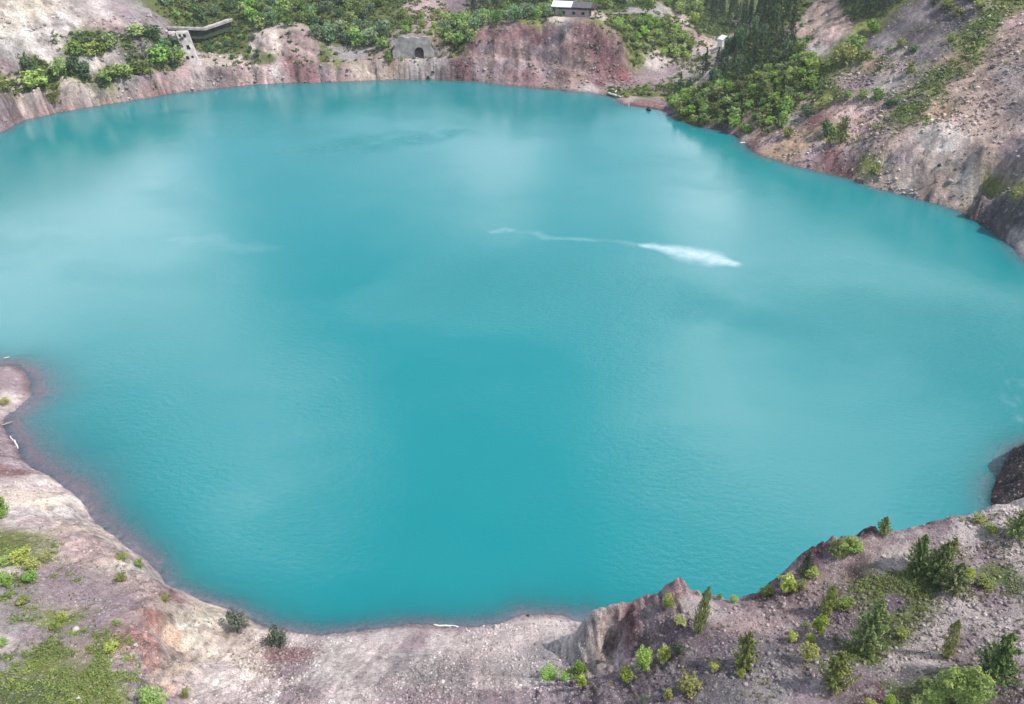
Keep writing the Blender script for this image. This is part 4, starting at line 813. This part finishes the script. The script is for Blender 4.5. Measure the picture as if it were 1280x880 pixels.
# ------------------------------------------------------------------ grass and low plants, rubble
def tuft_field(name, area, label, cat, mat, leaf, hgt, per, seed, n, bias=0.0):
    rng = np.random.default_rng(seed)
    P = np.array([hit(u, v) for u, v in area]); lo, hi = P.min(0), P.max(0)
    xs = rng.uniform(lo[0], hi[0], n); ys = rng.uniform(lo[1], hi[1], n); zs = height(xs, ys)
    u, v, dep = proj(xs, ys, zs); g = veg_at(xs, ys) + bias + .8 * fbm(xs / 1.3, ys / 1.3, 3, seed) + .5 * fbm(xs / 7, ys / 7, 2, seed + 3)
    ok = inside(area, u, v) & (g > .52 + .25 * rng.uniform(-1, 1, n)) & (zs > .4)
    xs, ys, zs = xs[ok], ys[ok], zs[ok]; m = len(xs)
    c = np.repeat(np.stack([xs, ys, zs], 1), per, 0); s = np.repeat(rng.uniform(.5, 1.5, m), per)
    off = rng.normal(size=(m * per, 3)) * np.array([1, 1, 0]) * (hgt * .7 * s)[:, None]; off[:, 2] = rng.uniform(.05, 1, m * per) * hgt * s
    tint = np.repeat(np.clip(.5 + .5 * fbm(xs / 3, ys / 3, 3, seed + 9) + rng.uniform(-.3, .3, m), 0, 1), per) * .8 + rng.uniform(0, .25, m * per)
    su = leaf * rng.uniform(.6, 1.5, m * per)
    me = leaf_mesh(name, c + off, np.tile((0, 0, 1.0), (m * per, 1)), su, su * .6, tint, mat, rng)
    print(name, m)
    return tag(link(name, me), label, cat, kind='stuff')
MG = leaf_material('meadow_leaves', (.10,.145,.032), (.32,.39,.09), .35)
MGD = leaf_material('scrub_leaves', (.06,.115,.03), (.20,.28,.065), .3)
tuft_field('grass', [(-40,672),(66,672),(110,740),(170,800),(190,900),(-60,900)], 'low yellow-green grass and herbs over the lower left bank', 'grass', MG, .075, .16, 14, 31, 14000, .10)
tuft_field('grass', [(1040,705),(1300,690),(1300,900),(1040,900),(1000,790)], 'sparse grass in the hollow and rubble of the right ridge', 'grass', MG, .05, .12, 12, 32, 40000)
tuft_field('ground_cover', [(195,-20),(880,-20),(880,126),(770,126),(700,30),(560,74),(480,80),(200,90)], 'dense green undergrowth over the far hillside', 'undergrowth', MGD, .42, .55, 7, 33, 26000)
tuft_field('ground_cover', [(830,-20),(1020,-20),(1030,140),(960,168),(836,146)], 'dense green undergrowth beneath the trees of the wooded hill', 'undergrowth', MGD, .38, .5, 7, 34, 16000)
tuft_field('ground_cover', [(-20,40),(200,40),(200,116),(-20,120)], 'green low scrub strips on the left hillside', 'undergrowth', MGD, .34, .5, 7, 35, 9000)
tuft_field('grass', [(985,90),(1300,-20),(1300,60),(1150,170),(1040,180),(960,175)], 'weedy green band running down the right scree slope', 'grass', MG, .20, .3, 7, 36, 14000)
MW_ = leaf_material('dry_weeds', (.09,.085,.04), (.24,.22,.10), .2)
tuft_field('weeds', [(760,800),(960,745),(1090,670),(1300,630),(1300,900),(700,900)], 'dry olive weeds dotted between the stones of the right ridge', 'weeds', MW_, .05, .10, 10, 37, 9000, .16)
tuft_field('weeds', [(-40,640),(60,650),(170,720),(260,770),(330,800),(400,880),(-40,900)], 'dry olive weeds dotted over the left bank', 'weeds', MW_, .05, .09, 9, 38, 7000, .12)
tuft_field('weeds', [(930,180),(1000,120),(1150,0),(1330,-20),(1330,310),(1230,280),(1100,236)], 'dull weeds dotted over the right scree slope', 'weeds', MW_, .16, .22, 7, 39, 7000, .14)
# stones
ICO_V = np.array([(0,0,1),(.894,0,.447),(.276,.851,.447),(-.724,.526,.447),(-.724,-.526,.447),(.276,-.851,.447),(.724,.526,-.447),(-.276,.851,-.447),(-.894,0,-.447),(-.276,-.851,-.447),(.724,-.526,-.447),(0,0,-1)])
ICO_F = np.array([(0,1,2),(0,2,3),(0,3,4),(0,4,5),(0,5,1),(1,6,2),(2,7,3),(3,8,4),(4,9,5),(5,10,1),(6,7,2),(7,8,3),(8,9,4),(9,10,5),(10,6,1),(11,7,6),(11,8,7),(11,9,8),(11,10,9),(11,6,10)])
def stone_material():
    t = NT_('loose_stone'); ti = t.attr('tint').outputs['Fac']; co = t.n('ShaderNodeTexCoord').outputs['Object']; so_ = t.attr('stone').outputs['Color']
    r = t.n('ShaderNodeValToRGB', ins={0: ti}); e = r.color_ramp.elements
    e[0].position = 0; e[0].color = (.10,.085,.09,1); e[1].position = 1; e[1].color = (.62,.57,.54,1)
    for ps, c in ((.25,(.20,.16,.165,1)),(.5,(.31,.255,.25,1)),(.8,(.43,.375,.355,1))): x = e.new(ps); x.color = c
    c = t.mix(.72, r.outputs[0], so_)
    c = t.mix(1.0, c, t.mix(t.mr(t.noise(co, 6, 3, .6), .3, .7), (.75,.75,.75), (1.2,1.2,1.2)), 'MULTIPLY')
    return t.out(t.n('ShaderNodeBsdfPrincipled', ins={'Base Color': c, 'Roughness': .9, 'Specular IOR Level': .2}).outputs[0])
MST = stone_material()
def stones(name, area, n, smin, smax, label, seed, power=3.0, wet=0.15, clump=.0, bright=0.0):
    rng = np.random.default_rng(seed)
    P = np.array([hit(u, v) for u, v in area]); lo, hi = P.min(0), P.max(0)
    xs = rng.uniform(lo[0], hi[0], n * 3); ys = rng.uniform(lo[1], hi[1], n * 3); zs = height(xs, ys)
    u, v, dep = proj(xs, ys, zs)
    dens = .5 + fbm(xs / (5 + smax * 10), ys / (5 + smax * 10), 3, seed) * 1.6
    ok = inside(area, u, v) & (zs > wet) & (rng.uniform(0, 1, len(xs)) < dens) & (veg_at(xs, ys) < .75)
    xs, ys, zs, dens = xs[ok][:n], ys[ok][:n], zs[ok][:n], dens[ok][:n]; m = len(xs)
    s = smin + (smax - smin) * rng.uniform(0, 1, m) ** power
    V = ICO_V[None] * (1 + rng.uniform(-.3, .3, (m, 12, 1))) * (s[:, None] * rng.uniform(.6, 1.3, (m, 3)) * np.array([1, 1, .75]))[:, None, :]
    a = rng.uniform(0, 6.28, m); ca, sa = np.cos(a)[:, None], np.sin(a)[:, None]
    V = np.stack([V[..., 0] * ca - V[..., 1] * sa, V[..., 0] * sa + V[..., 1] * ca, V[..., 2]], -1) + np.stack([xs, ys, zs + s * .15], 1)[:, None, :]
    Fc = (ICO_F[None] + (np.arange(m) * 12)[:, None, None]).reshape(-1, 3)
    me = bpy.data.meshes.new(name); raw_mesh(me, V.reshape(-1, 3), Fc, 3); me.materials.append(MST)
    tn = np.clip(rng.beta(2.2, 1.8, m) + bright, 0, 1); set_attr(me, 'tint', np.repeat(tn, 12))
    ii = np.clip(np.searchsorted(RR, np.hypot(xs, ys)) - 1, 0, NR - 1); jj = np.clip(((np.arctan2(xs, ys) - TH[0]) / (TH[1] - TH[0])).astype(int), 0, NT - 1)
    sc = GC[ii * NT + jj, :3] * (.5 + .9 * tn ** 1.5)[:, None]
    set_attr(me, 'stone', np.repeat(np.c_[np.clip(sc, .03, .75), np.ones(m)], 12, 0), 'FLOAT_COLOR')
    print(name, m)
    return tag(link(name, me), label, 'stones', kind='stuff')
stones('rubble', [(300,790),(440,795),(730,772),(735,850),(700,900),(300,900)], 12000, .025, .15, 'pale broken stones covering the scree down to the water', 41, 4, bright=.12)
stones('rubble', [(700,900),(700,850),(800,770),(960,745),(1090,665),(1300,625),(1300,900)], 18000, .022, .17, 'grey and purple stones strewn over the right ridge', 42, 4)
stones('rubble', [(-40,560),(40,600),(200,740),(330,790),(330,900),(-40,900)], 10000, .022, .14, 'stones littering the left bank', 43, 4, bright=.05)
stones('rubble', [(930,180),(1000,120),(1150,0),(1330,-20),(1330,310),(1230,280),(1100,236)], 8000, .07, .48, 'boulders and stones strewn over the right scree slope', 44, 4, bright=.05)
stones('rubble', [(-20,160),(-20,20),(200,20),(330,80),(330,104),(100,134)], 2600, .15, .7, 'stones on the left hillside and bank', 45, 4, bright=.1)
stones('rubble', [(330,104),(330,80),(560,72),(600,40),(750,30),(800,100),(780,124),(600,102)], 2600, .12, .6, 'stones on the far bank and red bluff', 46, 4)
# ------------------------------------------------------------------ single boulders
def boulder_mesh(seed, mat):
    rng = np.random.default_rng(seed)
    import bmesh
    bm = bmesh.new(); bmesh.ops.create_icosphere(bm, subdivisions=3, radius=1)
    ax = rng.normal(size=(9, 3)); ax /= np.linalg.norm(ax, axis=1)[:, None]; cut = rng.uniform(.55, .9, 9)
    for vtx in bm.verts:
        p = np.array(vtx.co)
        for a, c in zip(ax, cut):
            d = p @ a
            if d > c: p = p - a * (d - c) * .92
        p *= 1 + .05 * rng.normal(); vtx.co = p * np.array([1, .8, .72])
    me = bpy.data.meshes.new('boulder'); bm.to_mesh(me); bm.free(); me.materials.append(mat); return me
MB_P = simple('pale_boulder', (.46,.42,.40), .9, .35, 1.5, .5); MB_D = simple('dark_boulder', (.035,.032,.036), .85, .4, 2, .4); MB_R = simple('brown_boulder', (.20,.15,.145), .9, .35, 1.5, .5)
BOUL = [
 (811,138,8,MB_D,'black rock in the shallows at the far beach'),
 (535.5,97,4.5,MB_D,'dark rounded rock at the far waterline, left one of two'),(541.5,96,4.5,MB_D,'dark rounded rock at the far waterline, right one of two'),
 (95,788,9,MB_P,'big pale boulder in the purple rubble of the left bank'),(170,807,6,MB_P,'pale boulder on the ridge line of the pink slope'),(138,826,5,MB_P,'white stone above the grassy lower left bank'),(99,874,6,MB_P,'white stone among grass at the bottom left'),
 (1191,806,5,MB_P,'pale block in rubble next to the thin dark sapling'),(939,832,5,MB_P,'white block at the right foot of the rounded pine'),(1094,789,4,MB_P,'white stone at the left of the grassy hollow'),(1105,697,5,MB_P,'pale stone on the slope above the grassy hollow'),(1254,638,7,MB_P,'white block on the crest beside the pine at the right frame edge'),
 (553,853,7,MB_P,'white block in the middle of the central scree'),(543,852,6,MB_R,'brown block touching the white block on the central scree'),(617,812,5,MB_P,'pale block high on the central scree'),(591,856,5,MB_P,'pale block on the lower central scree'),(660,770,4,MB_D,'small black stone at the waterline of the scree tip'),
 (448,847,6,MB_R,'dark brown block on the left of the central scree'),(620,786,9,MB_P,'pale slab at the water edge of the central beach'),
 (1250,180,5,MB_P,'pale boulder high on the right scree slope'),(1242,178,4,MB_P,'pale boulder just left of another on the right scree slope'),(1271,75,4,MB_D,'dark boulder near the right frame edge on the scree slope'),(1240,86,6,MB_D,'dark slab-like boulder high on the right scree slope'),
 (1173,211,6,MB_D,'dark boulder low on the right scree slope'),(1187,230,7,MB_P,'pale slab boulder low on the right scree slope'),(1098,206,5,MB_P,'pale boulder above the olive bush on the right bank'),
]
for i, (u, v, wpx, m, lab) in enumerate(BOUL):
    p = at_px(u, v); dep = proj(*p)[2]; r = wpx * dep / F * .55
    o = link('boulder', boulder_mesh(300 + i, m)); o.location = (p[0], p[1], max(p[2], 0) + r * .25); o.scale = (r, r, r); o.rotation_euler = (0, 0, random.uniform(0, 6))
    tag(o, lab, 'rock', 'single boulders')
rng = np.random.default_rng(5)
pro = [boulder_mesh(400 + i, MB_P) for i in range(4)]
for i in range(34):
    s = i / 33; u = 1106 + 42 * s + rng.uniform(-2, 2); v = 230 + 15 * s + rng.uniform(-4, 5)
    p = at_px(u, v); dep = proj(*p)[2]; r = rng.uniform(1.6, 3.4) * dep / F * .6
    o = link('boulder', pro[i % 4]); o.location = (p[0], p[1], max(p[2], 0) + r * .3); o.scale = (r, r, r); o.rotation_euler = (rng.uniform(0, 3), 0, rng.uniform(0, 6))
    tag(o, 'whitish boulder in the rock pile at the foot of the right scree slope', 'rock', 'rock pile at the right waterline')
# ------------------------------------------------------------------ driftwood
MW = simple('bleached_wood', (.62,.59,.56), .8, .2, 8); MWD = simple('weathered_wood', (.33,.29,.27), .85, .3, 8)
def log(u0, v0, u1, v1, thick, mat, label, name='log', z=None):
    a, b = at_px(u0, v0), at_px(u1, v1)
    if z is not None: a, b = np.array(Pz(u0, v0, z)), np.array(Pz(u1, v1, z))
    m = (a + b) / 2; d = b - a; L = np.linalg.norm(d); q = d / L
    pth = []
    for k in range(9):
        s = k / 8 - .5
        pth.append((q * s * L + np.array([0, 0, .03 * math.sin(k * 2.1)]) + np.cross(q, (0, 0, 1)) * .02 * L * math.sin(k * .8), thick * (1.1 - .45 * (k / 8)) * (1 + .08 * math.sin(k * 5))))
    stub = pth[5][0]; side = np.cross(q, (0, 0, 1))
    me = tube_mesh(name, [[(pth[0][0] - q * .01, thick * .3)] + pth + [(pth[-1][0] + q * .01, thick * .15)], [(stub, thick * .4), (stub + side * thick * 2.5 + q * thick * 2, thick * .25)]], mat)
    o = link(name, me); o.location = (m[0], m[1], m[2] + thick * .5); tag(o, label, 'driftwood')
log(542,782.0,573,784.5,.10,MW,'long bleached log lying at the water edge of the central beach')
log(543,792,556,797,.06,MW,'short bleached stick on the central beach just below the long log','branch')
log(13,546,18,553,.09,MW,'upper bleached log of two floating beside the left bank', z=.02)
log(18.5,551,22.5,561,.12,MW,'lower bleached log of two floating beside the left bank', z=.02)
log(2,532,16,527.5,.10,MWD,'grey log sticking out from the left bank into the water', z=.1)
log(5,448,12,446.5,.08,MW,'pale stick floating in the water off the tip of the left spit', 'branch', z=.02)
log(925,179.3,931,178.7,.22,MW,'pale log floating by the rocks below the wooded hill', z=.03)
log(760,117.5,776,122,.35,MW,'long bleached trunk on the far shore beside the grassy point')
log(768,116,775,111,.22,MW,'bleached branch leaning up the grassy point on the far shore','branch')
# ------------------------------------------------------------------ buildings and concrete
import bmesh
def boxes(name, items, mat, parent=None, bevel=.0):
    bm = bmesh.new()
    for (x0, x1, y0, y1, z0, z1) in items:
        vs = [bm.verts.new(p) for p in ((x0,y0,z0),(x1,y0,z0),(x1,y1,z0),(x0,y1,z0),(x0,y0,z1),(x1,y0,z1),(x1,y1,z1),(x0,y1,z1))]
        for f in ((3,2,1,0),(4,5,6,7),(0,1,5,4),(1,2,6,5),(2,3,7,6),(3,0,4,7)): bm.faces.new([vs[i] for i in f])
    if bevel: bmesh.ops.bevel(bm, geom=list(bm.edges), offset=bevel, segments=1, affect='EDGES')
    me = bpy.data.meshes.new(name); bm.to_mesh(me); bm.free()
    return link(name, me, mat, parent)
def poly_prism(name, pts, y0, y1, mat, parent=None):
    bm = bmesh.new(); a = [bm.verts.new((x, y0, z)) for x, z in pts]; b = [bm.verts.new((x, y1, z)) for x, z in pts]; n = len(pts)
    bm.faces.new(a); bm.faces.new(b[::-1])
    for i in range(n): bm.faces.new((a[i], b[i], b[(i+1) % n], a[(i+1) % n]))
    bmesh.ops.recalc_face_normals(bm, faces=bm.faces)
    me = bpy.data.meshes.new(name); bm.to_mesh(me); bm.free()
    return link(name, me, mat, parent)
def root(name, loc, rz, label, cat):
    r = bpy.data.objects.new(name, None); COL.objects.link(r); r.location = [float(q) for q in loc]; r.rotation_euler = (0, 0, rz); tag(r, label, cat); return r
M_PLA = simple('pinkish_plaster', (.42,.33,.32), .9, .2, 1.2); M_DW = simple('dark_timber', (.060,.042,.045), .85, .3, 4); M_RF = simple('dark_roofing', (.10,.095,.11), .7, .3, 2); M_TIN = simple('bright_tin', (.80,.80,.84), .45, .08, 2); M_GL = simple('dark_glass', (.02,.022,.028), .15, .1, 1)
M_CON = simple('old_concrete', (.27,.245,.24), .95, .45, .55, .5); M_CONP = simple('pale_concrete', (.47,.425,.41), .95, .4, .6, .4); M_DARK = simple('shade_dark_concrete', (.006,.006,.007), .95, .3, 1); M_WH = simple('white_paint', (.78,.78,.78), .7, .08, 2)  # M_DARK: near-black base colour stands in for shade inside tunnel and pier holes
# the hut on the bluff: long dark roof, gable end to the right, pale ground floor
hp = hit(719, 21.5); hz = height(hp[0], hp[1] + 2)[0]
h = root('hut', (hp[0] + .2, hp[1] + 3.5, hz - .2), math.radians(-16), 'old hut with dark timber gable, pale walls and half tin roof on the red bluff', 'hut')
boxes('wall', [(-6.5, 5.2, -2.6, 2.6, 0, 2.9)], M_PLA, h)
pp = poly_prism('timber_gable', [(-2.9, 2.92), (2.9, 2.92), (2.9, 3.9), (0, 5.2), (-2.9, 3.9)], -7.0, 5.4, M_DW, h); pp.rotation_euler = (0, 0, math.pi / 2); 
rf = poly_prism('roof', [(-3.5, 3.62), (0, 5.22), (3.5, 3.62), (3.5, 3.86), (0, 5.48), (-3.5, 3.86)], -5.9, .8, M_RF, h); rf.rotation_euler = (0, 0, math.pi / 2)
rf2 = poly_prism('tin_roof', [(-3.6, 3.64), (0, 5.28), (3.6, 3.64), (3.6, 3.92), (0, 5.56), (-3.6, 3.92)], .8, 7.8, M_TIN, h); rf2.rotation_euler = (0, 0, math.pi / 2)
boxes('chimney', [(-.6, .0, .3, .9, 4.6, 6.1)], M_PLA, h)
for x in (-3.6, 0, 3.2):
    wn = boxes('window', [(x - .55, x + .55, -2.66, -2.603, 1.0, 2.1)], M_DW, h); boxes('pane', [(x - .45, x + .45, -2.69, -2.663, 1.1, 2.0)], M_GL, wn)
d = boxes('door', [(5.203, 5.26, -.5, .5, .05, 2.1)], M_DW, h); boxes('handle', [(5.263, 5.30, -.4, -.28, 1.0, 1.06)], M_TIN, d)
wn = boxes('window', [(5.203, 5.26, 1.0, 2.0, 1.0, 2.1)], M_DW, h); boxes('pane', [(5.263, 5.28, 1.1, 1.9, 1.1, 2.0)], M_GL, wn)
h.scale = (.95, .88, .80)
# road barrier on the terrace right of the hut
b0 = hit(765, 19.5); b1 = hit(806, 18.5)
L = float(np.hypot(b1[0] - b0[0], b1[1] - b0[1])); az = math.atan2(b1[1] - b0[1], b1[0] - b0[0])
bz = float(height((b0[0] + b1[0]) / 2, (b0[1] + b1[1]) / 2)[0])
gr_ = root('road_barrier', ((b0[0] + b1[0]) / 2, (b0[1] + b1[1]) / 2, bz), az, 'low pale road barrier on the grassy terrace right of the hut', 'barrier')
boxes('rail', [(-L / 2, L / 2, -.09, .09, .75, 1.15)], M_CONP, gr_)
for k in range(7):
    x = -L / 2 + .3 + k * (L - .6) / 6; boxes('post', [(x - .14, x + .14, -.14, .14, -.8, .748)], M_CON, gr_)
# tunnel portal: battered concrete head wall with a dark arched mouth
tp = hit(524, 73.5)
por = root('tunnel_portal', (tp[0] - 1.6, tp[1] + .6, tp[2] + .1), math.radians(4), 'grey concrete head wall with a dark arched tunnel mouth above the far shore', 'tunnel portal')
def portal_wall():
    bm = bmesh.new()
    R, cx, z0 = 1.5, 1.6, .1
    arch = [(cx - R, -1.0)] + [(cx - R, z0 + 1.5)] + [(cx - R * math.cos(math.pi * k / 10), z0 + 1.5 + 1.55 * math.sin(math.pi * k / 10)) for k in range(1, 10)] + [(cx + R, z0 + 1.5), (cx + R, -1.0)]
    outer = [(-6.6, -1.0), (-6.9, 2.0), (-5.9, 3.4), (-5.6, 5.2), (-4.6, 6.1)] + [(-4.6 + 9.4 * k / 9, 6.15 + .35 * math.sin(k * 1.9) - .02 * k) for k in range(1, 9)] + [(4.8, 6.0), (5.6, 4.4), (5.4, 3.2), (6.3, 1.6), (6.5, -1.0)]
    ring = outer
    # triangulate wall = outer polygon minus arch, by strips from arch to outer
    pts = outer[::-1]
    A = arch
    def y(z): return .16 * max(z, -1)           # batter
    loop = [(x, z) for x, z in outer] + [(x, z) for x, z in A[::-1]]
    f = [bm.verts.new((x, y(z), z)) for x, z in loop]; b = [bm.verts.new((x, 1.6 + y(z) * .6, z)) for x, z in loop]
    fa = bm.faces.new(f); fb = bm.faces.new(b[::-1])
    n = len(loop)
    for i in range(n): bm.faces.new((f[i], b[i], b[(i+1) % n], f[(i+1) % n]))
    bmesh.ops.triangulate(bm, faces=[fa, fb]); bmesh.ops.recalc_face_normals(bm, faces=bm.faces)
    me = bpy.data.meshes.new('head_wall'); bm.to_mesh(me); bm.free(); link('head_wall', me, M_CON, por)
    # tube behind the mouth
    bm = bmesh.new(); r0 = [bm.verts.new((x, .35, z)) for x, z in A]; r1 = [bm.verts.new((x, 5.0, z)) for x, z in A]
    for i in range(len(A) - 1): bm.faces.new((r0[i], r1[i], r1[i+1], r0[i+1]))
    bm.faces.new(r1)
    me = bpy.data.meshes.new('tunnel_lining'); bm.to_mesh(me); bm.free(); link('tunnel_lining', me, M_DARK, por)
    bm = bmesh.new()
    for (x0, z0_), (x1, z1_) in zip(A[:-1], A[1:]):
        c = (cx, z0 + 1.2)
        def ex(x, z, s=1.16): return (c[0] + (x - c[0]) * s, max(z, -1) if z < 0 else c[1] + (z - c[1]) * s)
        q = [(x0, z0_), (x1, z1_), ex(x1, z1_), ex(x0, z0_)]
        a = [bm.verts.new((px, y(pz) - .14, pz)) for px, pz in q]; bb = [bm.verts.new((px, y(pz) + .05, pz)) for px, pz in q]
        bm.faces.new(a[::-1])
        for i in range(4): bm.faces.new((a[i], a[(i+1) % 4], bb[(i+1) % 4], bb[i]))
    me = bpy.data.meshes.new('arch_ring'); bm.to_mesh(me); bm.free(); link('arch_ring', me, M_CON, por)
portal_wall()
# ruined concrete loading ramp on the left hillside
e0, e1 = hit(211, 40), hit(289, 29)
dz = float(max(PY(232, 36.5, e0[1] + 1)[2], e0[2] + .5))
def deck():
    a = np.array(PY(210, 34.5, e0[1] + .5)); b = np.array(PY(290, 24.5, e1[1] - 6)); c = np.array(PY(256, 36, (e0[1] * .55 + (e1[1] - 6) * .45)))
    r = root('concrete_ramp', a, 0, 'ruined pale concrete ramp bridging the green slope above the left far bank', 'ramp')
    P = [np.zeros(3), c - a, b - a]
    def strip(nm, off0, off1, z0, z1, mat):
        bm = bmesh.new(); V = []
        for k, p in enumerate(P):
            t = (P[min(k+1, 2)] - P[max(k-1, 0)]); nn = np.array([-t[1], t[0], 0]); nn /= np.linalg.norm(nn)
            V.append([bm.verts.new(p + nn * o + np.array([0, 0, z])) for o, z in ((off0, z0), (off1, z0), (off1, z1), (off0, z1))])
        for k in range(2):
            for i in range(4): bm.faces.new((V[k][i], V[k][(i+1) % 4], V[k+1][(i+1) % 4], V[k+1][i]))
        bm.faces.new(V[0][::-1]); bm.faces.new(V[2])
        bmesh.ops.recalc_face_normals(bm, faces=bm.faces)
        me = bpy.data.meshes.new(nm); bm.to_mesh(me); bm.free(); return link(nm, me, mat, r)
    strip('slab', -.2, 2.6, -.45, 0, M_CONP); strip('parapet', -.35, -.02, .003, .45, M_CONP); strip('retaining_wall', .9, 1.6, -3.2, -.453, M_DARKCON)
M_DARKCON = simple('mossy_concrete', (.055,.075,.04), .95, .4, .7, .3)
deck()
q0 = hit(241, 79)
pier = root('concrete_pier', (q0[0], q0[1] - .3, q0[2] - .5), math.radians(8), 'leaning pale concrete pier with dark openings below the concrete ramp', 'pier')
top = np.array(PY(230, 39, q0[1] + 5)) - np.array([q0[0], q0[1], q0[2] - .5])
def pier_part(nm, s0, s1, w0, w1, th, mat, yo=0.0):
    bm = bmesh.new(); V = []
    for s, w_ in ((s0, w0), (s1, w1)):
        p = top * s
        V.append([bm.verts.new(p + np.array(o)) for o in ((-w_, yo, 0), (w_, yo, 0), (w_, yo + th, 0), (-w_, yo + th, 0))])
    for i in range(4): bm.faces.new((V[0][i], V[0][(i+1) % 4], V[1][(i+1) % 4], V[1][i]))
    bm.faces.new(V[0][::-1]); bm.faces.new(V[1]); bmesh.ops.recalc_face_normals(bm, faces=bm.faces)
    me = bpy.data.meshes.new(nm); bm.to_mesh(me); bm.free(); return link(nm, me, mat, pier)
pier_part('pier_shaft', 0, 1, 2.0, 1.7, 2.0, M_CONP); pier_part('footing', -.05, .12, 2.7, 2.4, 2.6, M_CONP, -.3)
for s, xo, hh, ww in ((.16, -.8, .10, .55), (.20, .75, .07, .4), (.46, .5, .13, .6), (.84, -.75, .09, .4), (.82, .6, .11, .5)):
    o = pier_part('opening', s, s + hh, ww, ww * .7, .3, M_DARK, -.02); o.location.x = xo  # solid dark blocks, the shade of hollow openings put into their colour
pr2 = pier_part('buttress', .55, 1.0, .5, .9, 1.6, M_CONP, .1); pr2.location.x = -3.0
# small pale sheds in the valley
def shed(u, v, wpx, hpx, label, mat_roof, rz):
    p = hit(u, v); dep = proj(*p)[2]; W = wpx * dep / F; H = hpx * dep / F
    r = root('shed', p - np.array([0, 0, .3]), rz, label, 'shed')
    boxes('wall', [(-W / 2, W / 2, -W * .35, W * .35, 0, H * .62)], M_WH, r)
    poly_prism('roof', [(-W * .56, H * .624), (0, H * .95), (W * .56, H * .624), (W * .56, H * .70), (0, H * 1.03), (-W * .56, H * .70)], -W * .42, W * .42, mat_roof, r)
    boxes('door', [(-W * .1, W * .1, -W * .35 - .06, -W * .35 - .003, .05, H * .5)], M_DW, r)
    wn = boxes('window', [(W * .2, W * .36, -W * .35 - .06, -W * .35 - .003, H * .25, H * .48)], M_DW, r); boxes('pane', [(W * .22, W * .34, -W * .35 - .09, -W * .35 - .063, H * .27, H * .46)], M_GL, wn)
shed(904, 57, 12, 13, 'white shed at the mouth of the valley beside the dark spruces', M_TIN, .5)
shed(921, 31, 9, 7, 'small pale-roofed shed deeper in the valley, half hidden by spruces', M_CONP, .3)
# boundary stakes on the far beach
for u, v, lab in ((786, 133, 'short white stake at the waterline of the far beach'), (790, 128.5, 'second short white stake just up the far beach')):
    p = hit(u, v); s_ = root('stake', p, 0, lab, 'stake'); boxes('shaft', [(-.09, .09, -.09, .09, -.3, 1.0)], M_WH, s_); boxes('cap', [(-.13, .13, -.13, .13, 1.003, 1.12)], M_CONP, s_)

# ------------------------------------------------------------------ the air over the lake
hz_ = boxes('haze', [(-1400, 1400, -400, 1500, -22, 420)], None)
t = NT_('summer_haze')
vol = t.n('ShaderNodeVolumePrincipled', ins={'Color': (.86, .93, 1, 1), 'Density': .00020, 'Anisotropy': .2})
t.n('ShaderNodeOutputMaterial', ins={1: vol.outputs[0]}); hz_.data.materials.append(t.m); tag(hz_, 'thin bluish summer haze over the lake and hills', 'haze', kind='stuff')
